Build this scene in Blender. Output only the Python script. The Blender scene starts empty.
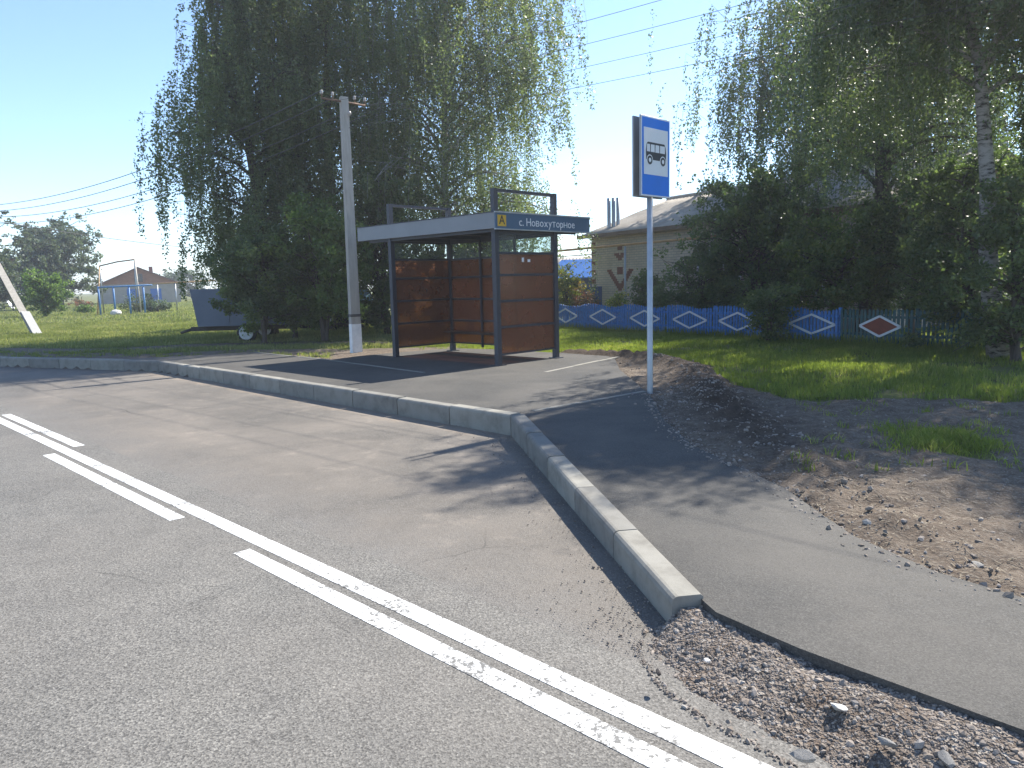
import bpy, math, random
import numpy as np
from mathutils import Vector, Matrix

rng = np.random.default_rng(7)
HAZE = .0014
random.seed(7)
sc = bpy.context.scene
COL = sc.collection
V = Vector

# ------------------------------------------------------------------ camera
F, PITCH, ROLL, H = 758.34, 7.6553, -1.4457, 1.65
_p, _r = math.radians(PITCH), math.radians(ROLL)
FWD = V((0, math.cos(_p), -math.sin(_p)))
_R0 = V((1, 0, 0)); _U0 = _R0.cross(FWD)
RGT = _R0*math.cos(_r) + _U0*math.sin(_r)
UPV = -_R0*math.sin(_r) + _U0*math.cos(_r)
cam_d = bpy.data.cameras.new('camera'); cam = bpy.data.objects.new('camera', cam_d); COL.objects.link(cam)
cam.matrix_world = Matrix(((RGT.x, UPV.x, -FWD.x, 0), (RGT.y, UPV.y, -FWD.y, 0), (RGT.z, UPV.z, -FWD.z, H), (0, 0, 0, 1)))
cam_d.sensor_width = 36; cam_d.lens = F*36/1024; cam_d.clip_end = 3000; cam_d.clip_start = .05
sc.camera = cam

def ray(u, v): return FWD + RGT*((u-512)/F) + UPV*((384-v)/F)
def gp(u, v, z=.2):
    """survey: place of a ground point"""
    d = ray(u, v); t = (z-H)/d.z
    return V((d.x*t, d.y*t, z))
def at(u, v, y):
    d = ray(u, v); t = y/d.y
    return V((d.x*t, y, H+d.z*t))
def xy(u, y):
    return at(u, 300, y).x

# ------------------------------------------------------------------ helpers
def link(name, me, parent=None):
    o = bpy.data.objects.new(name, me); COL.objects.link(o)
    if parent: o.parent = parent
    return o
def tag(o, label=None, cat=None, group=None, kind=None):
    if label: o['label'] = label
    if cat: o['category'] = cat
    if group: o['group'] = group
    if kind: o['kind'] = kind
    return o
def empty(name, loc=(0, 0, 0), rz=0):
    o = bpy.data.objects.new(name, None); COL.objects.link(o)
    o.location = loc; o.rotation_euler = (0, 0, rz); o.empty_display_size = .2
    return o

class MB:
    def __init__(s): s.v = []; s.f = []; s.sm = []
    def add(s, vs, fs, smooth=False):
        n = len(s.v); s.v += [tuple(q) for q in vs]
        s.f += [tuple(i+n for i in q) for q in fs]; s.sm += [smooth]*len(fs)
        return s
    def box(s, x0, x1, y0, y1, z0, z1, bev=0, M=None):
        if bev:
            # chamfered box
            b = bev; vs = []
            for (zz, i) in ((z0, b), (z0+b, 0), (z1-b, 0), (z1, b)):
                for (px, py) in ((x0+i, y0+i+ (b if not i else 0)), (x0+i+(b if not i else 0), y0+i), (x1-i-(b if not i else 0), y0+i), (x1-i, y0+i+(b if not i else 0)),
                                 (x1-i, y1-i-(b if not i else 0)), (x1-i-(b if not i else 0), y1-i), (x0+i+(b if not i else 0), y1-i), (x0+i, y1-i-(b if not i else 0))):
                    vs.append(V((px, py, zz)))
            fs = [tuple(range(7, -1, -1)), tuple(range(24, 32))]
            for k in range(3):
                for j in range(8):
                    fs.append((k*8+j, k*8+(j+1) % 8, k*8+8+(j+1) % 8, k*8+8+j))
        else:
            vs = [V(q) for q in ((x0, y0, z0), (x1, y0, z0), (x1, y1, z0), (x0, y1, z0), (x0, y0, z1), (x1, y0, z1), (x1, y1, z1), (x0, y1, z1))]
            fs = [(3, 2, 1, 0), (4, 5, 6, 7), (0, 1, 5, 4), (1, 2, 6, 5), (2, 3, 7, 6), (3, 0, 4, 7)]
        if M: vs = [M @ q for q in vs]
        return s.add(vs, fs)
    def tube(s, pts, rad, n=8, cap=True, smooth=True):
        pts = [V(q) for q in pts]
        if not hasattr(rad, '__len__'): rad = [rad]*len(pts)
        vs = []; up = None
        for i, p in enumerate(pts):
            d = (pts[min(i+1, len(pts)-1)]-pts[max(i-1, 0)]).normalized()
            if up is None:
                up = V((0, 0, 1)) if abs(d.z) < .9 else V((1, 0, 0))
            a = d.cross(up)
            if a.length < 1e-4: a = d.cross(V((0, 1, 0)))
            a.normalize(); b = a.cross(d).normalized(); up = b
            for k in range(n):
                t = 2*math.pi*(k+.5)/n
                vs.append(p + (a*math.cos(t)+b*math.sin(t))*rad[i])
        fs = []
        for i in range(len(pts)-1):
            for k in range(n):
                fs.append((i*n+k, i*n+(k+1) % n, (i+1)*n+(k+1) % n, (i+1)*n+k))
        s.add(vs, fs, smooth)
        if cap:
            m = len(s.v)-len(vs)
            s.f.append(tuple(m+k for k in range(n-1, -1, -1))); s.sm.append(False)
            s.f.append(tuple(m+(len(pts)-1)*n+k for k in range(n))); s.sm.append(False)
        return s
    def prism(s, poly, z0, z1, M=None):
        n = len(poly); vs = [V((p[0], p[1], z0)) for p in poly]+[V((p[0], p[1], z1)) for p in poly]
        fs = [tuple(range(n-1, -1, -1)), tuple(range(n, 2*n))]+[(i, (i+1) % n, n+(i+1) % n, n+i) for i in range(n)]
        if M: vs = [M @ q for q in vs]
        return s.add(vs, fs)
    def lathe(s, prof, c=(0, 0, 0), n=16, M=None, smooth=True):
        vs = []
        for r, z in prof:
            for k in range(n):
                t = 2*math.pi*k/n; q = V((r*math.cos(t), r*math.sin(t), z))
                vs.append((M @ q if M else q)+V(c))
        fs = [(i*n+k, i*n+(k+1) % n, (i+1)*n+(k+1) % n, (i+1)*n+k) for i in range(len(prof)-1) for k in range(n)]
        return s.add(vs, fs, smooth)
    def build(s, name, m, parent=None):
        me = bpy.data.meshes.new(name); me.from_pydata(s.v, [], s.f); me.update()
        me.polygons.foreach_set('use_smooth', s.sm)
        if m: me.materials.append(m)
        return link(name, me, parent)

def np_mesh(name, verts, faces, m, parent=None, attr=None, smooth=False, pattr=None):
    verts = np.asarray(verts, np.float32); faces = np.asarray(faces, np.int32)
    me = bpy.data.meshes.new(name); n, k = faces.shape
    me.vertices.add(len(verts)); me.vertices.foreach_set('co', verts.ravel())
    me.loops.add(n*k); me.loops.foreach_set('vertex_index', faces.ravel())
    me.polygons.add(n); me.polygons.foreach_set('loop_start', np.arange(0, n*k, k, dtype=np.int32))
    me.polygons.foreach_set('loop_total', np.full(n, k, np.int32))
    me.update(calc_edges=True); me.validate()
    if attr:
        for an, arr in attr.items():
            a = me.attributes.new(an, 'FLOAT', 'POINT'); a.data.foreach_set('value', np.asarray(arr, np.float32))
    if pattr:
        for an, arr in pattr.items():
            a = me.attributes.new(an, 'FLOAT', 'FACE'); a.data.foreach_set('value', np.asarray(arr, np.float32))
    me.polygons.foreach_set('use_smooth', np.full(n, smooth))
    if m: me.materials.append(m)
    return link(name, me, parent)

def text_mesh(txt, size, name, m, parent, M, xs=1, extrude=.002):
    cu = bpy.data.curves.new('t', 'FONT'); cu.body = txt; cu.size = size; cu.extrude = extrude; cu.align_x = 'CENTER'; cu.align_y = 'CENTER'
    cu.resolution_u = 3
    to = bpy.data.objects.new('t', cu); COL.objects.link(to)
    dg = bpy.context.evaluated_depsgraph_get()
    me = bpy.data.meshes.new_from_object(to.evaluated_get(dg)); me.name = name
    bpy.data.objects.remove(to); bpy.data.curves.remove(cu)
    me.transform(M @ Matrix.Diagonal((xs, 1, 1, 1))); me.materials.clear(); me.materials.append(m)
    return link(name, me, parent)

# ------------------------------------------------------------------ materials
class NT:
    def __init__(s, name, base=(.5, .5, .5), rough=.7, metal=0, spec=.5):
        s.m = bpy.data.materials.new(name); s.m.use_nodes = True; s.t = s.m.node_tree
        s.b = s.t.nodes['Principled BSDF']; s.out = s.t.nodes['Material Output']
        s.b.inputs['Base Color'].default_value = (*base, 1); s.b.inputs['Roughness'].default_value = rough
        s.b.inputs['Metallic'].default_value = metal; s.b.inputs['Specular IOR Level'].default_value = spec
        s.tc = None
    def n(s, typ, ins=None, **kw):
        o = s.t.nodes.new(typ)
        for k, v in kw.items(): setattr(o, k, v)
        for k, v in (ins or {}).items():
            if isinstance(v, bpy.types.NodeSocket): s.t.links.new(v, o.inputs[k])
            else: o.inputs[k].default_value = v
        return o
    def co(s):
        if not s.tc: s.tc = s.n('ShaderNodeTexCoord').outputs['Object']
        return s.tc
    def noise(s, scale, detail=4, rough=.55, vec=None, dist=0):
        return s.n('ShaderNodeTexNoise', {'Vector': vec or s.co(), 'Scale': scale, 'Detail': detail, 'Roughness': rough, 'Distortion': dist}).outputs['Fac']
    def vor(s, scale, feature='F1', out='Color', vec=None):
        return s.n('ShaderNodeTexVoronoi', {'Vector': vec or s.co(), 'Scale': scale}, feature=feature).outputs[out]
    def ramp(s, fac, stops, interp='LINEAR'):
        o = s.n('ShaderNodeValToRGB', {'Fac': fac}); cr = o.color_ramp; cr.interpolation = interp
        while len(cr.elements) < len(stops): cr.elements.new(.5)
        for e, (p, c) in zip(cr.elements, stops):
            e.position = p; e.color = (*c, 1) if len(c) == 3 else c
        return o.outputs['Color']
    def g(s, fac, a, b):   # grey ramp a..b -> 0..1
        return s.n('ShaderNodeMapRange', {'Value': fac, 'From Min': a, 'From Max': b}, clamp=True).outputs['Result']
    def mix(s, fac, a, b, mode='MIX'):
        o = s.n('ShaderNodeMix', data_type='RGBA', blend_type=mode)
        for i, v in ((0, fac), (6, a), (7, b)):
            if isinstance(v, bpy.types.NodeSocket): s.t.links.new(v, o.inputs[i])
            else: o.inputs[i].default_value = v if i == 0 else (*v, 1)
        return o.outputs[2]
    def math(s, op, a, b=0):
        o = s.n('ShaderNodeMath', operation=op)
        for i, v in ((0, a), (1, b)):
            if isinstance(v, bpy.types.NodeSocket): s.t.links.new(v, o.inputs[i])
            else: o.inputs[i].default_value = v
        return o.outputs[0]
    def attr(s, nm): return s.n('ShaderNodeAttribute', attribute_name=nm).outputs['Fac']
    def col(s, c): s.t.links.new(c, s.b.inputs['Base Color'])
    def rough(s, c): s.t.links.new(c, s.b.inputs['Roughness'])
    def bump(s, h, strength=.5, dist=.01):
        o = s.n('ShaderNodeBump', {'Height': h, 'Strength': strength, 'Distance': dist})
        s.t.links.new(o.outputs[0], s.b.inputs['Normal'])

def simple(name, c, rough=.6, metal=0, var=.15, scale=6, bump=0):
    a = NT(name, c, rough, metal)
    d = tuple(x*(1-var) for x in c); e = tuple(min(1, x*(1+var)) for x in c)
    f = a.noise(scale, 5, .65)
    a.col(a.ramp(f, [(.3, d), (.7, e)]))
    if bump: a.bump(a.noise(scale*12, 3), bump, .01)
    return a.m

def asphalt(name, lo, hi, cell, dust=None, dustamt=0, dscale=.6, rough=.85, bs=.6, edge=None, patch=None):
    a = NT(name, hi, rough, spec=.35)
    c = a.n('ShaderNodeSeparateColor', {'Color': a.vor(cell)}).outputs[0]
    c2 = a.noise(cell*.55, 3, .7)
    base = a.ramp(c, [(0, tuple(x*.5 for x in lo)), (.14, tuple(x*.9 for x in lo)), (.3, tuple(x*.45+y*.5 for x, y in zip(lo, hi))), (.85, tuple(x*.97 for x in hi)), (1, tuple(min(1, x*1.2) for x in hi))])
    base = a.mix(a.g(c2, .35, .7), base, tuple(x*.75 for x in lo))
    big = a.noise(.9, 5, .6); big2 = a.noise(4.5, 4, .6)
    base = a.mix(a.g(big, .3, .75), base, tuple(x*.88 for x in hi), 'MIX') if False else base
    v = a.math('ADD', a.math('MULTIPLY', big, .5), a.math('MULTIPLY', big2, .3))
    base = a.mix(1.0, base, a.ramp(v, [(.28, (.80, .80, .80)), (.52, (1.13, 1.12, 1.1))]), 'MULTIPLY')
    if dust:
        df = a.math('MULTIPLY', a.g(a.noise(dscale, 6, .62, dist=.4), .38, .68), dustamt)
        if edge:      # dust thins out towards the running lane
            sx = a.n('ShaderNodeSeparateXYZ', {0: a.co()})
            n_ = a.math('ADD', a.math('MULTIPLY', sx.outputs[0], .7052), a.math('MULTIPLY', sx.outputs[1], .7090))
            n_ = a.math('ADD', n_, a.math('MULTIPLY', a.noise(1.6, 5, .65), 1.3))
            e = a.g(n_, edge+.65, edge+1.75)
            base = a.mix(a.math('MULTIPLY', a.math('SUBTRACT', 1, e), .85), base, a.mix(a.g(c, .2, .8), (.112, .107, .10), (.215, .204, .187)))
            df = a.math('MULTIPLY', df, e)
            df = a.math('ADD', df, a.math('MULTIPLY', a.g(a.noise(2.6, 5, .7), .56, .72), a.math('MULTIPLY', e, .5)))
        base = a.mix(df, base, dust)
    if patch:     # sand washed against the kerb foot
        sx = a.n('ShaderNodeSeparateXYZ', {0: a.co()})
        nk, ck = patch
        q = a.math('ADD', a.math('MULTIPLY', sx.outputs[0], nk[0]), a.math('MULTIPLY', sx.outputs[1], nk[1]))
        q = a.g(a.math('ADD', q, a.math('MULTIPLY', a.math('SUBTRACT', a.noise(2.2, 5, .7), .5), .9)), ck-.32, ck-.02)
        base = a.mix(a.math('MULTIPLY', q, .8), base, a.mix(a.noise(60, 3, .7), (.20, .155, .115), (.36, .29, .22)))
    # hairline cracks and tar marks
    cr = a.n('ShaderNodeTexVoronoi', {'Vector': a.n('ShaderNodeMixRGB', {0: .12, 1: a.co(), 2: a.n('ShaderNodeTexNoise', {'Vector': a.co(), 'Scale': 2.5, 'Detail': 5}).outputs['Color']}).outputs[0], 'Scale': .42}, feature='DISTANCE_TO_EDGE').outputs['Distance']
    ck_ = a.math('MULTIPLY', a.math('SUBTRACT', 1, a.g(cr, .0, .0035)), a.g(a.noise(.8, 3), .5, .6))
    base = a.mix(a.math('MULTIPLY', ck_, .55), base, (.04, .038, .035))
    base = a.mix(a.math('MULTIPLY', a.g(a.noise(1.7, 6, .75), .60, .74), .35), base, tuple(x*.8 for x in lo))
    a.col(base)
    h = a.math('ADD', a.vor(cell, 'F1', 'Distance'), a.math('MULTIPLY', c2, .8))
    a.bump(h, bs*.7, .005)
    return a

A_ROAD = asphalt('road_asphalt', (.106, .102, .095), (.272, .260, .236), 130, (.23, .205, .175), .35, .25).m
A_BAY = asphalt('bay_asphalt', (.10, .092, .082), (.195, .180, .160), 170, (.245, .212, .176), .72, .42, edge=2.25, patch=((.711, .703), .711*-.02+.703*8.08)).m
A_PATH = asphalt('path_asphalt', (.055, .053, .050), (.112, .108, .100), 190, (.155, .14, .12), .4, .8, bs=.4).m
# worn white paint
a = NT('lane_paint', (.78, .78, .75), .6)
w = a.math('ADD', a.math('MULTIPLY', a.noise(30, 7, .82), .70), a.math('MULTIPLY', a.noise(2.2, 4, .6), .34))
wf = a.g(w, .535, .585)
grain = a.g(a.noise(150, 2, .6), .35, .6)
wf = a.math('MAXIMUM', wf, a.math('MULTIPLY', a.g(a.noise(85, 3, .7), .60, .68), a.g(a.noise(3.5, 4), .35, .6)))
a.col(a.mix(wf, a.mix(grain, (.70, .69, .66), (.84, .84, .81)), (.15, .145, .135)))
a.bump(a.noise(130, 2), .3, .004)
PAINT = a.m
# kerb concrete
a = NT('kerb_concrete', (.4, .39, .36), .9, spec=.25)
oi = a.n('ShaderNodeObjectInfo').outputs['Random']
f = a.noise(5, 6, .65); sp = a.noise(90, 3, .7)
c = a.ramp(f, [(.25, (.18, .17, .15)), (.5, (.265, .254, .227)), (.8, (.31, .298, .27))])
c = a.mix(a.g(a.noise(2.3, 6, .75), .56, .7), c, (.17, .16, .14))
c = a.mix(1, c, a.ramp(oi, [(0, (.78, .78, .78)), (1, (1.08, 1.07, 1.03))]), 'MULTIPLY')
c = a.mix(a.g(sp, .62, .75), c, (.2, .19, .17))
a.col(c); a.bump(sp, .35, .004)
KERB = a.m
POLEC = None
def concrete(name, lo, hi, scale=4):
    a = NT(name, hi, .9, spec=.2)
    st = a.n('ShaderNodeMapping', {'Vector': a.co(), 'Scale': (1, 1, .15)}).outputs[0]
    f = a.noise(scale*3, 6, .65, st)
    a.col(a.ramp(f, [(.3, lo), (.7, hi)])); a.bump(a.noise(60, 4, .7), .4, .006)
    return a.m
POLEC = concrete('pole_concrete', (.33, .305, .265), (.47, .435, .38))
WHITEWASH = simple('whitewash', (.78, .78, .76), .85, var=.12, scale=9, bump=.3)
# ground
def ground_material():
    a = NT('ground', (.1, .1, .05), .95, spec=.15)
    soil = a.attr('soil')
    n1 = a.noise(1.3, 6, .65); n2 = a.noise(9, 6, .7); n3 = a.noise(45, 4, .7)
    gr = a.ramp(n1, [(.25, (.085, .105, .03)), (.5, (.135, .15, .048)), (.72, (.21, .19, .085))])
    gr = a.mix(a.g(n2, .5, .75), gr, (.13, .115, .06))
    so = a.ramp(n2, [(.25, (.075, .055, .042)), (.5, (.15, .118, .09)), (.75, (.25, .205, .16))])
    so = a.mix(a.g(n3, .52, .72), so, (.30, .265, .215))
    so = a.mix(a.g(a.noise(.55, 4), .5, .62), so, (.085, .066, .052), 'MIX') if False else so
    so = a.mix(a.g(a.attr('dark'), 0, 1), so, a.ramp(n2, [(.3, (.035, .026, .02)), (.7, (.1, .075, .058))]))
    f = a.math('ADD', soil, a.math('MULTIPLY', a.math('SUBTRACT', n2, .5), .9))
    a.col(a.mix(a.g(f, .4, .62), gr, so))
    h = a.math('ADD', n2, a.math('MULTIPLY', n3, .45)); a.bump(h, .8, .05)
    return a.m
GROUND = ground_material()
a = NT('gravel', (.2, .18, .15), .95, spec=.2)
cc = a.n('ShaderNodeSeparateColor', {'Color': a.vor(55)}).outputs[0]
c = a.ramp(cc, [(0, (.10, .083, .07)), (.5, (.19, .16, .137)), (.8, (.26, .226, .195)), (1, (.38, .35, .31))])
c = a.mix(a.g(a.noise(3, 5), .45, .7), c, (.135, .098, .072))
a.col(c); a.bump(a.math('ADD', a.vor(55, 'F1', 'Distance'), a.math('MULTIPLY', a.vor(120, 'F1', 'Distance'), .5)), 1, .02)
GRAVEL = a.m
a = NT('stones', (.2, .18, .15), .9, spec=.25)
t = a.attr('tint')
c = a.ramp(t, [(0, (.15, .122, .10)), (.4, (.25, .212, .178)), (.75, (.32, .28, .245)), (.93, (.38, .35, .315)), (1, (.58, .55, .5))])
a.col(a.mix(1, c, a.ramp(a.noise(40, 4), [(.3, (.8, .8, .8)), (.7, (1.15, 1.13, 1.1))]), 'MULTIPLY')); a.bump(a.noise(90, 3), .4, .004)
STONES = a.m
WHITE_STONE = simple('pale_stone', (.55, .53, .5), .85, var=.25, scale=25, bump=.5)
GREY_STONE = simple('grey_stone', (.23, .22, .205), .85, var=.3, scale=25, bump=.5)
DARK_STONE = simple('dark_clod', (.075, .062, .055), .95, var=.3, scale=30, bump=.6)

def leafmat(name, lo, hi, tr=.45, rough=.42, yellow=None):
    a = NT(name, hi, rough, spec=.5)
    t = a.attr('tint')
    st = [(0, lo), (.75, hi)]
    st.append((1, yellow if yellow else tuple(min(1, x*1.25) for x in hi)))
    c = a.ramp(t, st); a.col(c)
    tl = a.n('ShaderNodeBsdfTranslucent', {'Color': a.mix(1, c, (1.5, 1.65, .9), 'MULTIPLY')})
    ms = a.n('ShaderNodeMixShader', {0: tr, 1: a.b.outputs[0], 2: tl.outputs[0]})
    a.t.links.new(ms.outputs[0], a.out.inputs[0])
    return a.m
L_BIRCH = leafmat('birch_leaf', (.09, .118, .056), (.155, .188, .092), .5, .4, (.2, .21, .1))
L_BIRCH2 = leafmat('birch_leaf_deep', (.07, .098, .044), (.125, .158, .07), .46, .42, (.165, .185, .075))
L_DARK = leafmat('birch_leaf_shaded', (.062, .09, .042), (.108, .145, .066), .38, .42, (.15, .17, .07))  # darker copy of the birch leaf, shade put into its colour
L_MAPLE = leafmat('broad_leaf', (.08, .13, .036), (.14, .20, .055), .52, .45, (.19, .24, .07))
L_LILAC = leafmat('lilac_leaf', (.068, .10, .044), (.118, .158, .065), .48, .4, (.165, .2, .075))
L_LIGHT = leafmat('light_leaf', (.06, .09, .03), (.12, .165, .05), .45, .45, (.18, .2, .06))
L_FAR = leafmat('far_leaf', (.065, .085, .055), (.11, .135, .088), .35, .6)
L_FARDK = leafmat('far_leaf_dark', (.055, .08, .05), (.09, .12, .07), .35, .6)
L_YEL = leafmat('yellow_leaf', (.10, .14, .03), (.22, .24, .04), .45, .5, (.5, .36, .04))
L_FLOWER = leafmat('flower', (.12, .10, .05), (.25, .12, .07), .3, .6, (.4, .1, .06))
GRASS = leafmat('grass_blade', (.13, .165, .034), (.215, .25, .06), .58, .5, (.33, .30, .12))
FIELD = leafmat('field_grass', (.145, .16, .055), (.24, .25, .10), .45, .6, (.38, .33, .18))
STRAW = simple('straw', (.24, .2, .14), .9, var=.3, scale=3)
# bark
a = NT('birch_bark', (.4, .38, .35), .85, spec=.2)
mp = a.n('ShaderNodeMapping', {'Vector': a.co(), 'Scale': (3, 3, 9)}).outputs[0]
sp = a.noise(1.6, 5, .7, mp)
a.col(a.ramp(sp, [(.44, (.33, .31, .285)), (.53, (.22, .205, .185)), (.6, (.045, .04, .036))])); a.bump(sp, .5, .02)
BARK_B = a.m
a = NT('dark_bark', (.08, .065, .055), .95, spec=.15)
mp = a.n('ShaderNodeMapping', {'Vector': a.co(), 'Scale': (9, 9, 1.6)}).outputs[0]
sp = a.noise(2, 6, .7, mp)
a.col(a.ramp(sp, [(.3, (.035, .028, .024)), (.7, (.13, .11, .095))])); a.bump(sp, .8, .03)
BARK_D = a.m
# painted metal, panels
FRAME = simple('shelter_steel', (.042, .047, .062), .5, .15, .08, 3)
FASCIA = simple('fascia_sheet', (.20, .21, .225), .42, .25, .07, 1.5)
ROOFTOP = simple('roof_sheet', (.3, .31, .32), .6, .1, .15, 2)
BOARD = simple('name_board', (.065, .125, .20), .5, 0, .06, 2)
WHITE = simple('white_film', (.78, .79, .8), .45, 0, .03, 3)
YELLOW = simple('yellow_film', (.72, .42, .03), .45, 0, .05, 5)
BLACK = simple('black_film', (.02, .022, .03), .45, 0, .1, 5)
SIGNBLUE = simple('sign_blue', (.004, .19, .72), .6, 0, .06, 3)
GALV = simple('galvanised', (.42, .44, .46), .45, .55, .12, 8)
SIGNBACK = simple('sign_back', (.38, .39, .41), .5, .3, .08, 5)
CEIL = simple('roof_lining', (.30, .27, .23), .7, 0, .1, 2)
BENCHW = simple('bench_wood', (.05, .03, .02), .6, 0, .25, 7)
def panelmat():
    a = NT('bronze_panel', (.085, .034, .022), .16, 0)
    a.col(a.ramp(a.noise(2.2, 4), [(.3, (.26, .105, .056)), (.7, (.32, .138, .078))]))
    tr = a.n('ShaderNodeBsdfTransparent', {'Color': (.62, .39, .27, 1)})
    ms = a.n('ShaderNodeMixShader', {0: .5, 1: a.b.outputs[0], 2: tr.outputs[0]})
    a.t.links.new(ms.outputs[0], a.out.inputs[0]); return a.m
PANEL = panelmat()
def glassmat():
    a = NT('clear_pane', (.6, .65, .65), .05)
    tr = a.n('ShaderNodeBsdfTransparent', {'Color': (.86, .9, .9, 1)})
    ms = a.n('ShaderNodeMixShader', {0: .94, 1: a.b.outputs[0], 2: tr.outputs[0]})
    a.t.links.new(ms.outputs[0], a.out.inputs[0]); return a.m
CLEAR = glassmat()
WIRE = simple('wire', (.06, .06, .065), .6, .2, .1)
PORC = simple('porcelain', (.36, .33, .30), .3, 0, .05)
RUST = simple('rusty_steel', (.17, .105, .07), .8, .2, .25, 10)
FENCEB = simple('fence_blue', (.05, .18, .45), .6, 0, .38, 11)
FENCEG = simple('fence_green', (.022, .08, .085), .6, 0, .3, 5)
TRIM = simple('trim_white', (.62, .64, .66), .6, 0, .08, 8)
REDP = simple('panel_red', (.2, .045, .025), .6, 0, .15, 6)
# brick wall
def brick(name, c1, c2, mort, axis='x'):
    a = NT(name, c1, .9, spec=.2)
    s = a.n('ShaderNodeSeparateXYZ', {0: a.co()})
    v = a.n('ShaderNodeCombineXYZ', {0: s.outputs[0 if axis == 'x' else 1], 1: s.outputs[2]}).outputs[0]
    b = a.n('ShaderNodeTexBrick', {'Vector': v, 'Color1': (*c1, 1), 'Color2': (*c2, 1), 'Mortar': (*mort, 1), 'Scale': 1, 'Mortar Size': .012, 'Brick Width': .26, 'Row Height': .088, 'Bias': 0})
    c = a.mix(1, b.outputs['Color'], a.ramp(a.noise(1.5, 5), [(.3, (.85, .85, .85)), (.7, (1.1, 1.1, 1.1))]), 'MULTIPLY')
    a.col(c); a.bump(b.outputs['Fac'], -.5, .01); return a.m
BRICK = brick('yellow_brick', (.50, .415, .33), (.56, .475, .385), (.36, .33, .29))
BRICKR = simple('red_brick', (.20, .085, .06), .9, 0, .2, 12, .4)
BRICKFAR = brick('brown_brick', (.34, .13, .075), (.42, .175, .10), (.28, .2, .15))
# corrugated slate
a = NT('slate_sheet', (.33, .3, .27), .9, spec=.2)
f = a.noise(1.1, 6, .65); f2 = a.noise(14, 5, .7)
c = a.ramp(f, [(.3, (.27, .245, .21)), (.55, (.39, .355, .31)), (.75, (.48, .44, .385))])
a.col(a.mix(a.g(f2, .55, .75), c, (.15, .14, .12)))
SLATE = a.m
ROOFBLUE = simple('blue_roof_sheet', (.035, .15, .45), .4, .1, .1, 2)
BLUEDK = simple('blue_gate', (.05, .09, .2), .55, 0, .15, 3)
WINDOW = NT('window_glass', (.03, .035, .04), .08).m
BLUEGATE = simple('bright_blue_paint', (.03, .16, .5), .5, 0, .1, 3)
PIPEY = simple('gas_pipe_yellow', (.46, .27, .12), .55, 0, .2, 5)
PIPEB = simple('blue_pipe_paint', (.08, .22, .46), .55, 0, .15, 5)
PIPEW = simple('pale_pipe_paint', (.5, .45, .38), .6, 0, .2, 5)
TRAILER = simple('trailer_grey', (.155, .185, .235), .55, .15, .12, 1.2)
TYRE = simple('tyre_rubber', (.025, .025, .025), .9, 0, .2, 9)
RIMW = simple('rim_white', (.62, .63, .64), .5, 0, .12, 9)
CHASSIS = simple('chassis_dark', (.05, .045, .042), .8, .1, .25, 6)
CARPAINT = simple('dark_car_paint', (.025, .035, .05), .25, .1, .05)
SKY_GLASS = NT('car_glass_sky', (.25, .42, .55), .05, .2).m  # pale blue puts the sky's reflection into the glass colour
REDROOF = simple('red_roof_paint', (.36, .09, .08), .6, 0, .15, 3)
SLIDE = simple('slide_white', (.65, .66, .7), .4, .1, .08, 3)

# ------------------------------------------------------------------ terrain layout
def zpav(y): return .13+.07*sst(y, 3.3, 8.0)
def sst(x, a, b):
    t = np.clip((np.asarray(x, float)-a)/(b-a), 0, 1); return t*t*(3-2*t)
def tp(u, v):   # ground point on pavement level
    q = gp(u, v, .2)
    for _ in range(4): q = gp(u, v, float(zpav(q.y)))
    return q
PL = [tp(*q) for q in ((716, 612), (757, 630), (799, 648), (850, 667), (900, 685), (960, 707), (1024, 730))]
for q in PL: q.z = 0
KF = [V((-60, 64, 0)), V((-16.2, 19.6, 0)), gp(0, 357, .22), gp(158, 361, .22), V((-.02, 8.08, 0)), V((.735, 3.42, 0))]  # kerb face line
for q in KF: q.z = 0
EDGE = KF[:-1] + [V((.735, 3.42, 0))] + PL + [V((4.4, -.7, 0)), V((60, -57, 0))]        # edge of the raised side
E2 = np.array([(q.x, q.y) for q in EDGE])
def sdist(P, line=E2):
    """signed distance to a polyline; positive on the raised (far/right) side"""
    P = np.asarray(P, float); best = np.full(len(P), 1e9); sg = np.zeros(len(P))
    for a, b in zip(line[:-1], line[1:]):
        d = b-a; L = np.hypot(*d); t = np.clip(((P-a)@d)/(L*L), 0, 1)
        q = a+t[:, None]*d; r = np.hypot(*(P-q).T)
        cr = d[0]*(P[:, 1]-a[1])-d[1]*(P[:, 0]-a[0])
        m = r < best-1e-9; best[m] = r[m]; sg[m] = np.sign(cr[m])
    return best*sg
def inpoly(P, poly):
    P = np.asarray(P, float); ins = np.zeros(len(P), bool); n = len(poly)
    for i in range(n):
        x1, y1 = poly[i][:2]; x2, y2 = poly[(i+1) % n][:2]
        c = ((y1 > P[:, 1]) != (y2 > P[:, 1])) & (P[:, 0] < (x2-x1)*(P[:, 1]-y1)/(y2-y1+1e-12)+x1)
        ins ^= c
    return ins
def pdist(P, line):
    P = np.asarray(P, float); best = np.full(len(P), 1e9)
    line = np.array([(q[0], q[1]) for q in line])
    for a, b in zip(line[:-1], line[1:]):
        d = b-a; t = np.clip(((P-a)@d)/(d@d), 0, 1); best = np.minimum(best, np.hypot(*(P-a-t[:, None]*d).T))
    return best
def sst(x, a, b):
    t = np.clip((np.asarray(x, float)-a)/(b-a), 0, 1); return t*t*(3-2*t)
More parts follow.
